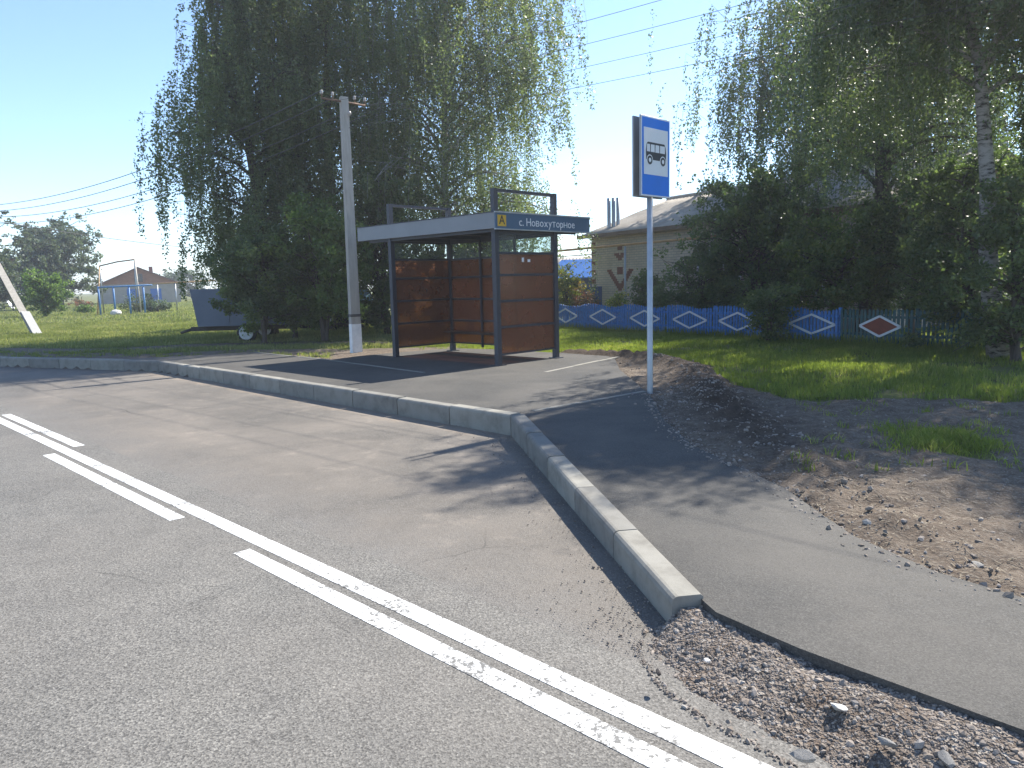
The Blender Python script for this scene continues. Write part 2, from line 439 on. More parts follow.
def vnoise(P, scale, seed=0):
    """cheap value noise for heights"""
    P = np.asarray(P, float)*scale; r = np.random.default_rng(seed); T = r.random((64, 64))
    i = np.floor(P).astype(int); f = P-i; f = f*f*(3-2*f)
    a = T[i[:, 0] % 64, i[:, 1] % 64]; b = T[(i[:, 0]+1) % 64, i[:, 1] % 64]; c = T[i[:, 0] % 64, (i[:, 1]+1) % 64]; d = T[(i[:, 0]+1) % 64, (i[:, 1]+1) % 64]
    return (a*(1-f[:, 0])+b*f[:, 0])*(1-f[:, 1])+(c*(1-f[:, 0])+d*f[:, 0])*f[:, 1]-.5
def zpav(y): return .13+.07*sst(y, 3.3, 8.0)
def tp(u, v):   # ground point on pavement level
    q = gp(u, v, .2)
    for _ in range(4): q = gp(u, v, float(zpav(q.y)))
    return q
PATH_R = [tp(*q) for q in ((652, 398), (664, 420), (693, 445), (738, 467), (783, 487), (852, 535), (937, 572), (1024, 598))]
PATH_R += [PATH_R[-1]+V((2.6, -2.6, 0)), PATH_R[-1]+V((40, -40, 0))]
PAVE = ([(-7.25, 15.62), (-8.6, 16.35), (-7.3, 16.9)] + [gp(*q)[:2] for q in ((254, 352), (329, 360))] +
        [(-3.2, 15.75), (-2.55, 16.3), (-1.35, 17.15), (-.4, 16.6), (.3, 15.95), (1.05, 15.3), (1.95, 14.35), (1.75, 12.2), (1.75, 10.6)] +
        [q[:2] for q in PATH_R] + [(44, -40.2), (4.4, -.7)] + [q[:2] for q in PL[::-1]] + [(.885, 3.40), (.12, 8.1)])
BERM = [gp(575, 352), gp(640, 357), gp(690, 368), gp(715, 398), gp(770, 440), gp(850, 490), gp(930, 532), gp(1024, 585)]
BERM.append(BERM[-1]+V((3, -2.6, 0)))
SOIL_R = [gp(565, 349)[:2], gp(640, 354)[:2], gp(690, 362)[:2], gp(730, 385)[:2], gp(800, 398)[:2], gp(880, 395)[:2], gp(1024, 398)[:2], (9, 7.2), (14, -2), (6, -8), (1.2, 2.8), (1.2, 8), (.8, 15)]
SOIL_L = [(-16.2, 19.5), (-8, 15.9), (-3.3, 14.8), (-2.2, 16.5), (-1.2, 17.3), (-1.0, 17.9), (-3.4, 17.75), (-5.9, 18.4), (-9, 18.0), (-13.5, 19.7), (-30, 34.6), (-31, 33.8)]
DRYP = [gp(0, 352)[:2], gp(100, 351)[:2], gp(260, 344)[:2], gp(470, 342)[:2], gp(470, 338.5)[:2], gp(250, 341)[:2], gp(100, 347)[:2], gp(0, 347)[:2]]

def height(P):
    P = np.asarray(P, float); d = sdist(P)
    raised = zpav(P[:, 1])-.03
    amp = sst(d, .2, 1.2)
    raised = raised + amp*(vnoise(P, .7, 1)*.05+vnoise(P, 2.7, 2)*.03)
    soil = inpoly(P, SOIL_R)
    inp = inpoly(P, PAVE)
    bd = pdist(P, BERM)
    lump = np.exp(-(bd/.3)**2)*(.03+.08*sst(P[:, 1], 7, 9.5)+.07*vnoise(P, 2.9, 3))
    lump += np.exp(-(bd/.5)**2)*(vnoise(P, 7.5, 5)*.07+vnoise(P, 15, 15)*.04)
    edge = sst(pdist(P, PATH_R), .02, .22)
    raised = raised + np.where(inp, 0, lump*np.where(soil | (bd < .6), edge, 1))
    raised = raised + np.where(soil & ~inp, edge*(vnoise(P, 5, 6)*.05+vnoise(P, 11, 7)*.03), 0)
    raised = np.where(inp, np.minimum(raised, zpav(P[:, 1])-.06), raised)
    far = np.hypot(P[:, 0], P[:, 1])
    raised = raised + sst(far, 120, 300)*.6
    return -.06+(raised+.06)*sst(d, .03, .13)

def grid_axis(parts):
    o = []
    for a, b, s in parts: o += list(np.arange(a, b, s))
    return np.array(o)
gx = grid_axis([(-700, -200, 100), (-200, -60, 10), (-60, -16, 1.2), (-16, -6, .3), (-6, 7, .09), (7, 16, .25), (16, 60, 2), (60, 200, 10), (200, 701, 100)])
gy = grid_axis([(-300, -100, 100), (-100, -10, 8), (-10, 1, .6), (1, 12, .09), (12, 20, .16), (20, 36, .5), (36, 80, 2), (80, 200, 10), (200, 901, 100)])
XX, YY = np.meshgrid(gx, gy); P = np.stack([XX.ravel(), YY.ravel()], 1)
hz = height(P)
soil = np.where(inpoly(P, SOIL_R), 1., 0.); soil = np.maximum(soil, np.where(inpoly(P, SOIL_L), .9, 0))
soil = np.maximum(soil, np.where(inpoly(P, DRYP), .75, 0))
d0 = sdist(P); soil = np.maximum(soil, np.where(d0 < .3, 1, 0))
bd = pdist(P, BERM); soil = np.maximum(soil, np.exp(-(bd/.5)**2))
GPATCH = [gp(*q)[:2] for q in ((880, 428), (930, 424), (985, 440), (1000, 452), (960, 452), (905, 440))]
soil = np.where(inpoly(P, GPATCH), .2, soil)
dark = np.exp(-(bd/.45)**2)*(.25+.75*sst(P[:, 1], 5.0, 8.0))
nx, ny = len(gx), len(gy)
idx = np.arange(nx*ny).reshape(ny, nx)
fc = np.stack([idx[:-1, :-1].ravel(), idx[:-1, 1:].ravel(), idx[1:, 1:].ravel(), idx[1:, :-1].ravel()], 1)
gnd = np_mesh('ground', np.column_stack([P, hz]), fc, GROUND, attr={'soil': soil, 'dark': dark}, smooth=True); tag(gnd, kind='structure')

# road: along T, normal N
T = V((-math.sin(math.radians(45)), math.cos(math.radians(45)), 0)); N = V((T.y, -T.x, 0))
g1, g0 = gp(540, 671.5, 0), gp(0, 420.5, 0)
T = (g0-g1).normalized(); N = V((T.y, -T.x, 0))
def rn(t, n, z=0): q = T*t+N*n; return V((q.x, q.y, z))
def tn(q): return q.dot(T), q.dot(N)
LN = (g1.dot(N)+g0.dot(N))/2
def strip(pts, z, name, m, parent=None, thick=.003):
    pts = [(p[0], p[1]) for p in pts]
    if sum(a[0]*b[1]-b[0]*a[1] for a, b in zip(pts, pts[1:]+pts[:1])) < 0: pts = pts[::-1]
    return MB().prism(pts, z-thick, z).build(name, m, parent)
road = strip([rn(-150, LN-7.2), rn(-150, LN+.34), rn(150, LN+.34), rn(150, LN-7.2)][::-1], 0, 'road', A_ROAD, thick=.2)
tag(road, kind='structure')
bay_pts = [rn(-2.9, LN+.32), (1.6, 2.15), (1.05, 2.78), (.80, 3.41), (.07, 8.1), (-7.25, 15.6), (KF[2].x, KF[2].y+.05), rn(23.5, LN+.32)]
bay = strip(bay_pts, -.003, 'lay_by', A_BAY, thick=.12); tag(bay, kind='structure')
# markings as parts of the road
def mark(name, t0, t1, n0, n1):
    return strip([rn(t, n) for t, n in ((t0, n0), (t1, n0), (t1, n1), (t0, n1))], .0025, name, PAINT, road, .0015)
def linespan(u0, v0, u1, v1): return tn(gp(u0, v0, 0))[0], tn(gp(u1, v1, 0))[0]
ns0, ns1 = -.055, .06
mark('solid_line', -30, 60, LN+ns0, LN+ns1)
t0, t1 = linespan(243, 551, 695, 770); mark('dash_line', t1-.2, t0, LN-.225, LN-.115)
t0, t1 = linespan(46, 455, 187, 517); mark('dash_line', t1, t0, LN-.225, LN-.115)
t0, t1 = linespan(3, 415, 87, 445)
dl = mark('dash_line', t1, t0, LN+.12, LN+.23)

# pavement slab
mb = MB(); pv = [(p[0], p[1]) for p in PAVE]
n = len(pv)
# triangulated sheet with varying height, subdivided by clipping a grid (simple: prism via bmesh triangulation)
import bmesh
bm = bmesh.new()
vs = [bm.verts.new((p[0], p[1], float(zpav(p[1])))) for p in pv]
f = bm.faces.new(vs)
if f.normal.z < 0: f.normal_flip()
f.normal_update()
if f.normal.z < 0: bmesh.ops.reverse_faces(bm, faces=[f])
bmesh.ops.triangulate(bm, faces=bm.faces[:])
for yc in (3.3, 4.0, 4.8, 5.6, 6.4, 7.2, 8.0):
    bmesh.ops.bisect_plane(bm, geom=bm.verts[:]+bm.edges[:]+bm.faces[:], plane_co=(0, yc, 0), plane_no=(0, 1, 0))
for v_ in bm.verts: v_.co.z = float(zpav(v_.co.y))
ex = bmesh.ops.extrude_face_region(bm, geom=bm.faces[:])
for e_ in ex['geom']:
    if isinstance(e_, bmesh.types.BMVert): e_.co.z -= .3
bmesh.ops.recalc_face_normals(bm, faces=bm.faces[:])
me = bpy.data.meshes.new('pavement'); bm.to_mesh(me); bm.free(); me.materials.append(A_PATH)
pave = link('pavement', me); tag(pave, kind='structure')

# flush edging stones (garden kerbs) in the pavement
def edging(a, b, name='edging_strip', w=.07):
    a, b = V(a), V(b); d = (b-a); L = d.length; d.normalize(); ang = math.atan2(d.y, d.x)
    mb = MB(); k = max(1, int(round(L))); 
    for i in range(k):
        mb.box(i*L/k+.004, (i+1)*L/k-.004, -w/2, w/2, -.08, .0+random.uniform(.002, .012), .004)
    o = mb.build(name, KERB, pave); o.location = (a.x, a.y, .2); o.rotation_euler = (0, 0, ang); return o
edging(gp(254, 352), gp(329, 360)); edging(gp(330, 360.2), gp(424, 372.6))
edging(gp(545, 372), gp(622, 356)); edging(gp(533, 411), gp(645, 391))

# kerb stones
kerb = empty('kerb'); tag(kerb, kind='structure')
def kerb_run(a, b, za, zb, skip_end=False):
    L = (b-a).length; k = max(1, int(round(L/1.0))); d = (b-a).normalized(); nn = V((-d.y, d.x, 0))
    for i in range(k):
        p, q = a+d*(L*i/k), a+d*(L*(i+1)/k)
        e = random.uniform(.003, .010)
        p2, q2 = p+d*e, q-d*e
        j = random.uniform(-.008, .008)
        vs = []; w = .155
        for (pt, z) in ((p2, za+(zb-za)*i/k), (q2, za+(zb-za)*(i+1)/k)):
            z += j
            prof = [(0, -.15), (-.004, z-.035), (.003, z-.014), (.016, z-.003), (.03, z), (w-.012, z), (w, z-.012), (w, -.15)]
            vs.append([pt+nn*x+V((0, 0, y)) for x, y in prof])
        m = len(vs[0]); mb = MB()
        fs = [(c, m+c, m+(c+1) % m, (c+1) % m)[::-1] for c in range(m)]+[tuple(range(m)), tuple(range(2*m-1, m-1, -1))]
        mb.add(vs[0]+vs[1], fs); mb.build('kerb_stone', KERB, kerb)
kerb_run(V((-24, 27.5, 0)), V((-16.2, 19.6, 0)), .16, .2)
kerb_run(KF[1], KF[2], .2, .22); kerb_run(KF[2], KF[3], .22, .22); kerb_run(KF[3], KF[4], .22, .225); kerb_run(KF[4], KF[5], .225, .16)
for o in kerb.children:
    bmx = bmesh.new(); bmx.from_mesh(o.data); bmesh.ops.recalc_face_normals(bmx, faces=bmx.faces[:]); bmx.to_mesh(o.data); bmx.free()

# ------------------------------------------------------------------ stones & gravel
PHI = (1+5**.5)/2
ICO = np.array([(-1, PHI, 0), (1, PHI, 0), (-1, -PHI, 0), (1, -PHI, 0), (0, -1, PHI), (0, 1, PHI), (0, -1, -PHI), (0, 1, -PHI), (PHI, 0, -1), (PHI, 0, 1), (-PHI, 0, -1), (-PHI, 0, 1)])/1.9
ICF = np.array([(0, 11, 5), (0, 5, 1), (0, 1, 7), (0, 7, 10), (0, 10, 11), (1, 5, 9), (5, 11, 4), (11, 10, 2), (10, 7, 6), (7, 1, 8), (3, 9, 4), (3, 4, 2), (3, 2, 6), (3, 6, 8), (3, 8, 9), (4, 9, 5), (2, 4, 11), (6, 2, 10), (8, 6, 7), (9, 8, 1)])
def rand_rot(n, r=rng):
    q = r.normal(size=(n, 4)); q /= np.linalg.norm(q, axis=1)[:, None]; w, x, y, z = q.T
    return np.stack([1-2*(y*y+z*z), 2*(x*y-z*w), 2*(x*z+y*w), 2*(x*y+z*w), 1-2*(x*x+z*z), 2*(y*z-x*w), 2*(x*z-y*w), 2*(y*z+x*w), 1-2*(x*x+y*y)], 1).reshape(-1, 3, 3)
def stone_field(name, pos, size, m, flat=.6, parent=None):
    n = len(pos); Vv = ICO[None]*(1+rng.uniform(-.28, .28, (n, 12, 1)))
    sc_ = np.stack([rng.uniform(.7, 1.25, n), rng.uniform(.6, 1.0, n), rng.uniform(.45, .8, n)], 1)
    Vv = Vv*sc_[:, None, :]; Vv = np.einsum('nij,nkj->nki', rand_rot(n), Vv)
    Vv[:, :, 2] *= flat+.25
    Vv = Vv*size[:, None, None]*.5+pos[:, None, :]
    fs = ICF[None]+(np.arange(n)*12)[:, None, None]
    tint = np.repeat(rng.beta(2.2, 2.6, n), 20)
    return np_mesh(name, Vv.reshape(-1, 3), fs.reshape(-1, 3), m, parent, pattr={'tint': tint})
# gravel verge sheet
GV_IN = [V((.62, 3.42, 0)), gp(640, 652, 0), gp(668, 690, 0), gp(712, 722, 0), gp(765, 748, 0), gp(815, 776, 0)]
GV_IN.append(GV_IN[-1]+V((3.0, -2.9, 0)))
GV_OUT = [V((.885, 3.44, 0))] + [q+V((.02, .03, 0)) for q in PL] + [V((4.45, -.7, 0))]
def resample(L, n):
    L = [V(q) for q in L]; d = [0]
    for a, b in zip(L[:-1], L[1:]): d.append(d[-1]+(b-a).length)
    o = []
    for i in range(n):
        s = d[-1]*i/(n-1); k = min(max(0, np.searchsorted(d, s)-1), len(L)-2)
        o.append(L[k].lerp(L[k+1], (s-d[k])/(d[k+1]-d[k]+1e-9)))
    return o
nu, nv = 170, 36
A_, B_ = resample(GV_IN, nu), resample(GV_OUT, nu)
gv = np.array([[list(A_[i].lerp(B_[i], j/(nv-1))) for j in range(nv)] for i in range(nu)])
def gravel_z(p2, s):
    z = -.012+(zpav(p2[:, 1])-.032+.012)*sst(s, 0, .8)
    bumpy = sst(s, .02, .3)
    return z+bumpy*(vnoise(p2, 4.5, 11)*.03+vnoise(p2, 13, 12)*.022)+vnoise(p2, 30, 13)*.008
gp2 = gv[:, :, :2].reshape(-1, 2); ss = np.tile(np.linspace(0, 1, nv), nu)
gz = gravel_z(gp2, ss)
gi = np.arange(nu*nv).reshape(nu, nv)
gf = np.stack([gi[:-1, :-1].ravel(), gi[1:, :-1].ravel(), gi[1:, 1:].ravel(), gi[:-1, 1:].ravel()], 1)
grav = np_mesh('gravel', np.column_stack([gp2, gz]), gf, GRAVEL, smooth=True); tag(grav, kind='structure')
def gravel_pts(n, lo=-.05, hi=1):
    i = rng.integers(0, nu-1, n); fr = rng.random(n)
    Aa = np.array([list(q)[:2] for q in A_]); Bb = np.array([list(q)[:2] for q in B_])
    a = Aa[i]*(1-fr[:, None])+Aa[i+1]*fr[:, None]; b = Bb[i]*(1-fr[:, None])+Bb[i+1]*fr[:, None]
    s = rng.uniform(lo, hi, n); p = a+(b-a)*s[:, None]
    z = np.where(s < 0, .004, gravel_z(p, np.clip(s, 0, 1)))
    return np.column_stack([p, z])
ps = gravel_pts(30000, -.06); sz = rng.lognormal(math.log(.0092), .55, len(ps)); sz = np.clip(sz, .004, .045)
fld = stone_field('gravel_stones', ps+np.column_stack([np.zeros((len(ps), 2)), -sz*.05]), sz, STONES); tag(fld, kind='stuff')
# sparse grit on the lay-by next to the kerb and by the gravel
gpos = []
for a, b, n in ((KF[4], KF[5], 700), (KF[3], KF[4], 500)):
    d = (b-a); nn = V((d.y, -d.x, 0)).normalized()
    for _ in range(n):
        q = a+d*random.random()+nn*abs(random.gauss(0, .16)+.03); gpos.append((q.x, q.y, .006))
for _ in range(900):
    q = gp(random.gauss(650, 60), random.gauss(640, 40), 0)
    if q.dot(N) > LN+.35 and sdist(np.array([[q.x, q.y]]))[0] < -.02: gpos.append((q.x, q.y, .005))
gpos = np.array(gpos); sz = np.clip(rng.lognormal(math.log(.008), .4, len(gpos)), .004, .022)
tag(stone_field('grit', gpos, sz, STONES), kind='stuff')
# soil clods and stones on the dirt beside the path
cand = np.column_stack([rng.uniform(1.0, 7.5, 40000), rng.uniform(2.0, 13.5, 40000)])
bdc = pdist(cand, BERM); prc = pdist(cand, PATH_R)
keep = inpoly(cand, SOIL_R) & ~inpoly(cand, PAVE) & (rng.random(40000) < (.12+.75*np.exp(-(bdc/.4)**2)+.6*np.exp(-(prc/.12)**2)))
cand = cand[keep][:11000]; _b = gp(678, 392); cand = np.vstack([cand, np.column_stack([rng.normal(_b.x, .3, 900), rng.normal(_b.y-.1, .45, 900)]), np.array([[q.x+rng.normal(0, .07), q.y+rng.normal(0, .07)] for q in resample(PATH_R[:-1], 700) for _ in range(2)])])
zc = np.where(inpoly(cand, PAVE), zpav(cand[:, 1]), height(cand)); sz = np.clip(rng.lognormal(math.log(.015), .6, len(cand)), .006, .06)
tag(stone_field('soil_clods', np.column_stack([cand, zc-sz*.05]), sz, STONES), kind='stuff')
# larger stones, each a thing
def rock(u, v, w, m, label, hfac=.5, gz_=True, group='larger stones along the path'):
    bm = bmesh.new(); bmesh.ops.create_icosphere(bm, subdivisions=2, radius=.5)
    r = random.Random(int(u*7+v))
    planes = [V((r.gauss(0, 1), r.gauss(0, 1), r.gauss(0, 1))).normalized() for _ in range(8)]
    for vt in bm.verts:
        for pn in planes:
            dd = vt.co.dot(pn)
            if dd > .27: vt.co -= pn*(dd-.27)
        vt.co = V((vt.co.x*1.15, vt.co.y*.8, vt.co.z*hfac*1.1))*(1+r.uniform(-.04, .04))
    me = bpy.data.meshes.new('rock'); bm.to_mesh(me); bm.free(); me.materials.append(m)
    q = gp(u, v, .08); 
    o = link('rock', me); o.location = q; o.scale = (w, w, w); o.rotation_euler = (r.uniform(-.3, .3), r.uniform(-.3, .3), r.uniform(0, 6))
    return tag(o, label, 'stone', group)
rock(860, 678, .058, WHITE_STONE, 'small white stone nearest the dark asphalt edge in the gravel, upper of the white cluster')
rock(864, 693, .105, WHITE_STONE, 'large pale flat stone in the gravel just below the path edge', .35)
rock(914, 697, .085, GREY_STONE, 'blue grey stone with a dark face right by the path edge in the gravel')
rock(838, 707, .075, WHITE_STONE, 'slanting pale grey stone in the middle of the gravel', .5)
rock(802, 757, .085, GREY_STONE, 'angular grey lump where the gravel meets the road tarmac', .6)
rock(886, 742, .07, GREY_STONE, 'grey angular stone low in the gravel near the bottom of the photo')
rock(946, 758, .075, GREY_STONE, 'dark blue grey stone lowest in the gravel at the bottom edge', .5)
rock(1012, 737, .09, WHITE_STONE, 'broad pale stone in the gravel at the right edge of the photo', .35)
rock(706, 660, .042, WHITE_STONE, 'lone white pebble on the reddish gravel just past the kerb end', .5)
rock(941, 573, .09, DARK_STONE, 'dark brown clod sitting on the right edge of the path', .8)
rock(975, 566, .12, GREY_STONE, 'wide grey stone half buried in the dirt right of the path', .4)
rock(658, 672, .036, DARK_STONE, 'small dark clod on the tan dust beside the white line', .6)

# ------------------------------------------------------------------ foliage
def leaves_mesh(name, pos, size, m, parent, aspect=.62, up=.0, tint=None, hang=0.):
    n = len(pos)
    nr = rng.normal(size=(n, 3)); nr[:, 2] += up; nr /= np.linalg.norm(nr, axis=1)[:, None]
    ax = rng.normal(size=(n, 3)); ax[:, 2] -= hang
    ax -= nr*(ax*nr).sum(1)[:, None]; ax /= np.linalg.norm(ax, axis=1)[:, None]; bx = np.cross(nr, ax)
    s = size*rng.uniform(.65, 1.25, n)
    a = ax*s[:, None]*.5; b = bx*s[:, None]*.5*aspect
    vv = np.stack([pos-a, pos+b-a*.15, pos+a, pos-b-a*.15], 1).reshape(-1, 3)
    ff = np.arange(n*4).reshape(-1, 4)
    if tint is None: tint = rng.random(n)
    return np_mesh(name, vv, ff, m, parent, pattr={'tint': np.clip(tint, 0, 1)})

def limb_curve(p0, az, L, rise, droop, k=7, wob=.06):
    pts = []; d = np.array([math.cos(az), math.sin(az)]); sd = np.array([-d[1], d[0]])*random.gauss(0, wob)*L
    for i in range(k):
        s = i/(k-1); z = L*(rise*s-droop*s*s)
        h = d*L*s*.9+sd*math.sin(s*3.1)
        pts.append((p0[0]+h[0], p0[1]+h[1], p0[2]+z))
    return np.array(pts)

def birch(base, top, crown0, R, nl, leaves, leafsize, mats, label, group, strand=(.7, 2.4), r0=.17, seed=1, extra=None, wind=0., name='birch_tree', profile=None, skirt=1.0, lo_az=None):
    """weeping birch: trunk, arching limbs, hanging strands of small leaves"""
    global rng
    rng = np.random.default_rng(seed); random.seed(seed)
    base = np.array(base, float); top = np.array(top, float); Ht = top[2]-base[2]
    root = empty(name, base); 
    k = 10; tr = []
    for i in range(k):
        s = i/(k-1); w = math.sin(s*math.pi)*.22
        tr.append((base+(top-base)*s)+np.array([random.gauss(0, .05)+w*math.cos(seed), random.gauss(0, .05)+w*math.sin(seed), 0])*(0 if i == 0 else 1))
    tr = np.array(tr)-base
    mb = MB(); rad = [r0*(1-.93*(i/(k-1))**.9)+.008 for i in range(k)]; rad[0] *= 1.35
    mb.tube(tr, rad, 9)
    anchors = []; lens = []; outd = []; tt = []
    for j in range(nl):
        h = crown0+(0.98-crown0)*((j+.5)/nl)**.85
        i = h*(k-1); a = int(min(i, k-2)); p0 = tr[a]+(tr[a+1]-tr[a])*(i-a)
        az = j*2.39996+random.gauss(0, .35)
        prof = profile(h) if profile else (math.sin(min(1, (h-crown0)/(1-crown0)*.92+.22)*math.pi))**.6
        L = R*max(.22, prof)*random.uniform(.7, 1.12)
        cv = limb_curve(p0, az, L, random.uniform(.75, 1.15), random.uniform(.55, .95))
        rr = [max(.008, r0*.38*(1-s/6.5)*(1.1-h*.8)) for s in range(7)]
        mb.tube(cv, rr, 5, cap=False)
        na = int(10+L*9)
        clump = random.uniform(-.25, .25)
        for _ in range(na):
            s = random.uniform(.18, 1.0)**.8; q = s*6; b = int(min(q, 5)); pt = cv[b]+(cv[b+1]-cv[b])*(q-b)
            spread = .12*L+.16; p_l = pt
            pt = pt+np.array([random.gauss(0, spread), random.gauss(0, spread), random.gauss(.05, spread*.55)])
            anchors.append(pt); ln = random.uniform(*strand)*(.55+.6*s)*(skirt if h < crown0+.2 else 1); lens.append(ln)
            outd.append((math.cos(az), math.sin(az))); tt.append(clump+random.gauss(0, .1))
            if random.random() < .55:
                o_ = np.array([math.cos(az), math.sin(az), 0])
                mb.tube([p_l, pt, pt+o_*.07*ln-np.array([0, 0, .5*ln]), pt+o_*.09*ln-np.array([0, 0, .95*ln])], [.008, .0055, .004, .002], 3, cap=False)
        # a few twigs
        for _ in range(3):
            s = random.uniform(.4, .9)*6; b = int(min(s, 5)); pt = cv[b]
            mb.tube([pt, pt+np.array([random.gauss(0, .5), random.gauss(0, .5), random.uniform(-.2, .4)])], [.012, .005], 3, cap=False)
    trunk = mb.build('trunk', mats[1], root)
    A = np.array(anchors); Ln = np.array(lens); O = np.array(outd); TT = np.array(tt)
    if extra is not None:
        A = np.vstack([A, np.array(extra[0])-base]); Ln = np.append(Ln, extra[1]); O = np.vstack([O, np.zeros((len(extra[1]), 2))]); TT = np.append(TT, np.zeros(len(extra[1])))
    w = Ln/Ln.sum(); ids = rng.choice(len(A), leaves, p=w)
    q = rng.random(leaves)**.9; ln = Ln[ids]
    side = rng.normal(size=(len(A), 2))*.12
    pos = A[ids].copy()
    pos[:, 2] -= ln*q
    pos[:, :2] += (O[ids]*.12+side[ids])*ln[:, None]*q[:, None]*(1.2-q[:, None]*.7)
    pos[:, 0] += wind*ln*q*q
    pos += rng.normal(size=(leaves, 3))*np.array([.055, .055, .05])*(1.0+.5*(1-q))[:, None]
    pos = pos[pos[:, 2] > .15-(base[2]-.2)]
    tint = np.clip(.45+TT[ids][:len(pos)]*1.0+rng.normal(size=len(pos))*.22, 0, 1)
    leaves_mesh('crown', pos, leafsize, mats[0], root, .6, 0, tint, .8)
    return tag(root, label, 'tree', group)

def broadleaf(base, Ht, R, leaves, leafsize, m, label, group=None, seed=1, name='broadleaf_tree', cat='tree', zsq=1., low=.12, bark=None, stems=5, tufts=None, sq=(1, 1), up=.35):
    """multi-stemmed bush or small tree: limbs branching in all directions with leaf tufts at the twig ends"""
    global rng
    rng = np.random.default_rng(seed); random.seed(seed)
    root = empty(name, base); mb = MB(); tips = []; tl = []
    for j in range(stems):
        az = j*2.4+random.gauss(0, .3); lean = random.uniform(.1, .5)*R
        hgt = Ht*random.uniform(.75, 1.0); r0 = .02+.012*Ht
        pts = []
        for i in range(6):
            s = i/5; pts.append(np.array([math.cos(az)*lean*s**1.3*sq[0]+random.gauss(0, .03), math.sin(az)*lean*s**1.3*sq[1]+random.gauss(0, .03), hgt*s*.93]))
        mb.tube(pts, [r0*(1-.85*i/5) for i in range(6)], 6, cap=False)
        nb = int(8+Ht*3)
        for b in range(nb):
            s = random.uniform(low, 1.0); i = s*5; a = int(min(i, 4)); p0 = pts[a]+(pts[a+1]-pts[a])*(i-a)
            prof = (math.sin(min(.97, .2+.72*s)*math.pi))**.55
            L = R*prof*random.uniform(.4, 1.22); a2 = random.uniform(0, 2*math.pi)
            cv = limb_curve(p0, a2, L, random.uniform(.2, .8), random.uniform(.0, .5), 5)
            cv[:, 0] = p0[0]+(cv[:, 0]-p0[0])*sq[0]; cv[:, 1] = p0[1]+(cv[:, 1]-p0[1])*sq[1]
            mb.tube(cv, [max(.006, r0*.35*(1-.8*q/4)) for q in range(5)], 4, cap=False)
            for _ in range(int(4+L*6)):
                q = random.uniform(.3, 1.05)*4; c = int(min(q, 3)); pt = cv[c]+(cv[c+1]-cv[c])*(q-c)
                tips.append(pt+np.array([random.gauss(0, .14), random.gauss(0, .14), random.gauss(.05, .12)])*(.6+R*.25)); tl.append(random.gauss(0, .17))
    mb.build('trunk', bark or BARK_D, root)
    A = np.array(tips); TT = np.array(tl)
    A = A[A[:, 2] > .05]; TT = TT[:len(A)]
    kp = rng.random(len(A)) < .62; A, TT = A[kp], TT[kp]
    # leave hollows: thin out tips in random pockets so that gaps and clumps show
    for _ in range(int(7+R*3)):
        c_ = A[rng.integers(len(A))]; m_ = np.linalg.norm(A-c_, axis=1) < rng.uniform(.16, .3)*R
        if m_.sum() < .12*len(A): A, TT = A[~m_], TT[~m_]
    TT = TT+.30*np.sin(A@np.array([3.1, 2.3, 4.2])/max(.6, R)*1.7+seed)
    w = rng.lognormal(0, .9, len(A)); w /= w.sum(); ids = rng.choice(len(A), leaves, p=w)
    sg = (.06+.026*R)
    pos = A[ids]+rng.normal(size=(leaves, 3))*np.array([sg, sg, sg*.75]); 
    ok = pos[:, 2] > .04; pos = pos[ok]
    tint = np.clip(.42+TT[ids][ok]+rng.normal(size=len(pos))*.2, 0, 1)
    leaves_mesh('crown', pos, leafsize, m, root, .7, up, tint)
    return tag(root, label, cat, group)

GZ = .18
gC = 'big trees behind the shelter'; gR = 'trees over the garden fence'
# centre group
birch((xy(268, 24.2), 24.2, GZ), (xy(268, 24.2)-.2, 24.0, 13.0), .12, 2.75, 52, 145000, .088, (L_BIRCH, BARK_D), 'tall dark weeping birch at the left of the group behind the concrete pole', gC, (.7, 2.2), .2, 11, skirt=1.05, profile=lambda h: .74+.32*math.exp(-((h-.44)/.13)**2)-.5*max(0, h-.55))
birch((xy(330, 26.5), 26.5, GZ), (xy(340, 26.5), 26.7, 15.5), .16, 3.2, 46, 115000, .094, (L_BIRCH, BARK_D), 'tall green birch in the middle of the group, right behind the pole top', gC, (.7, 2.0), .2, 12)
birch((xy(436, 25.5), 25.5, GZ), (xy(455, 25.5), 25.5, 14.2), .18, 4.6, 64, 215000, .086, (L_BIRCH, BARK_B), 'grey green weeping birch with a pale trunk rising above the bus shelter', gC, (.7, 2.6), .17, 13, wind=.03,
      profile=lambda h: 1.0 if h < .5 else 1.0-.9*(h-.5))
broadleaf((xy(322, 20.8), 20.8, GZ), 4.2, 1.45, 30000, .095, L_MAPLE, 'lower bright green broadleaf tree hanging just left of the concrete pole', gC, 21, low=.16, stems=4)
broadleaf((xy(385, 23.0), 23.0, GZ), 5.2, 1.6, 24000, .105, L_LILAC, 'dark leafy young tree between the pole and the shelter', gC, 22, low=.1, stems=5)
broadleaf((xy(470, 23.5), 23.5, GZ), 4.4, 1.9, 22000, .105, L_LILAC, 'dark shrub seen through the top panes of the bus shelter', gC, 23, name='shrub', cat='shrub', low=.08, stems=5)
broadleaf((xy(262, 20.3), 20.3, GZ), 3.0, 1.35, 26000, .08, L_LILAC, 'dark shrub drooping over the grey farm trailer', gC, 24, name='shrub', cat='shrub', low=.24, stems=4)
broadleaf((xy(292, 22.0), 22.0, GZ), 3.4, 1.3, 15000, .09, L_MAPLE, 'shaded sapling under the left birch beside the farm trailer', gC, 25, name='sapling', cat='sapling', low=.1, stems=4)
broadleaf((xy(250, 29), 29, GZ), 4.2, 1.6, 10000, .12, L_LILAC, 'dark bush behind the grey farm trailer', gC, 26, name='shrub', cat='shrub', low=.1, stems=4)
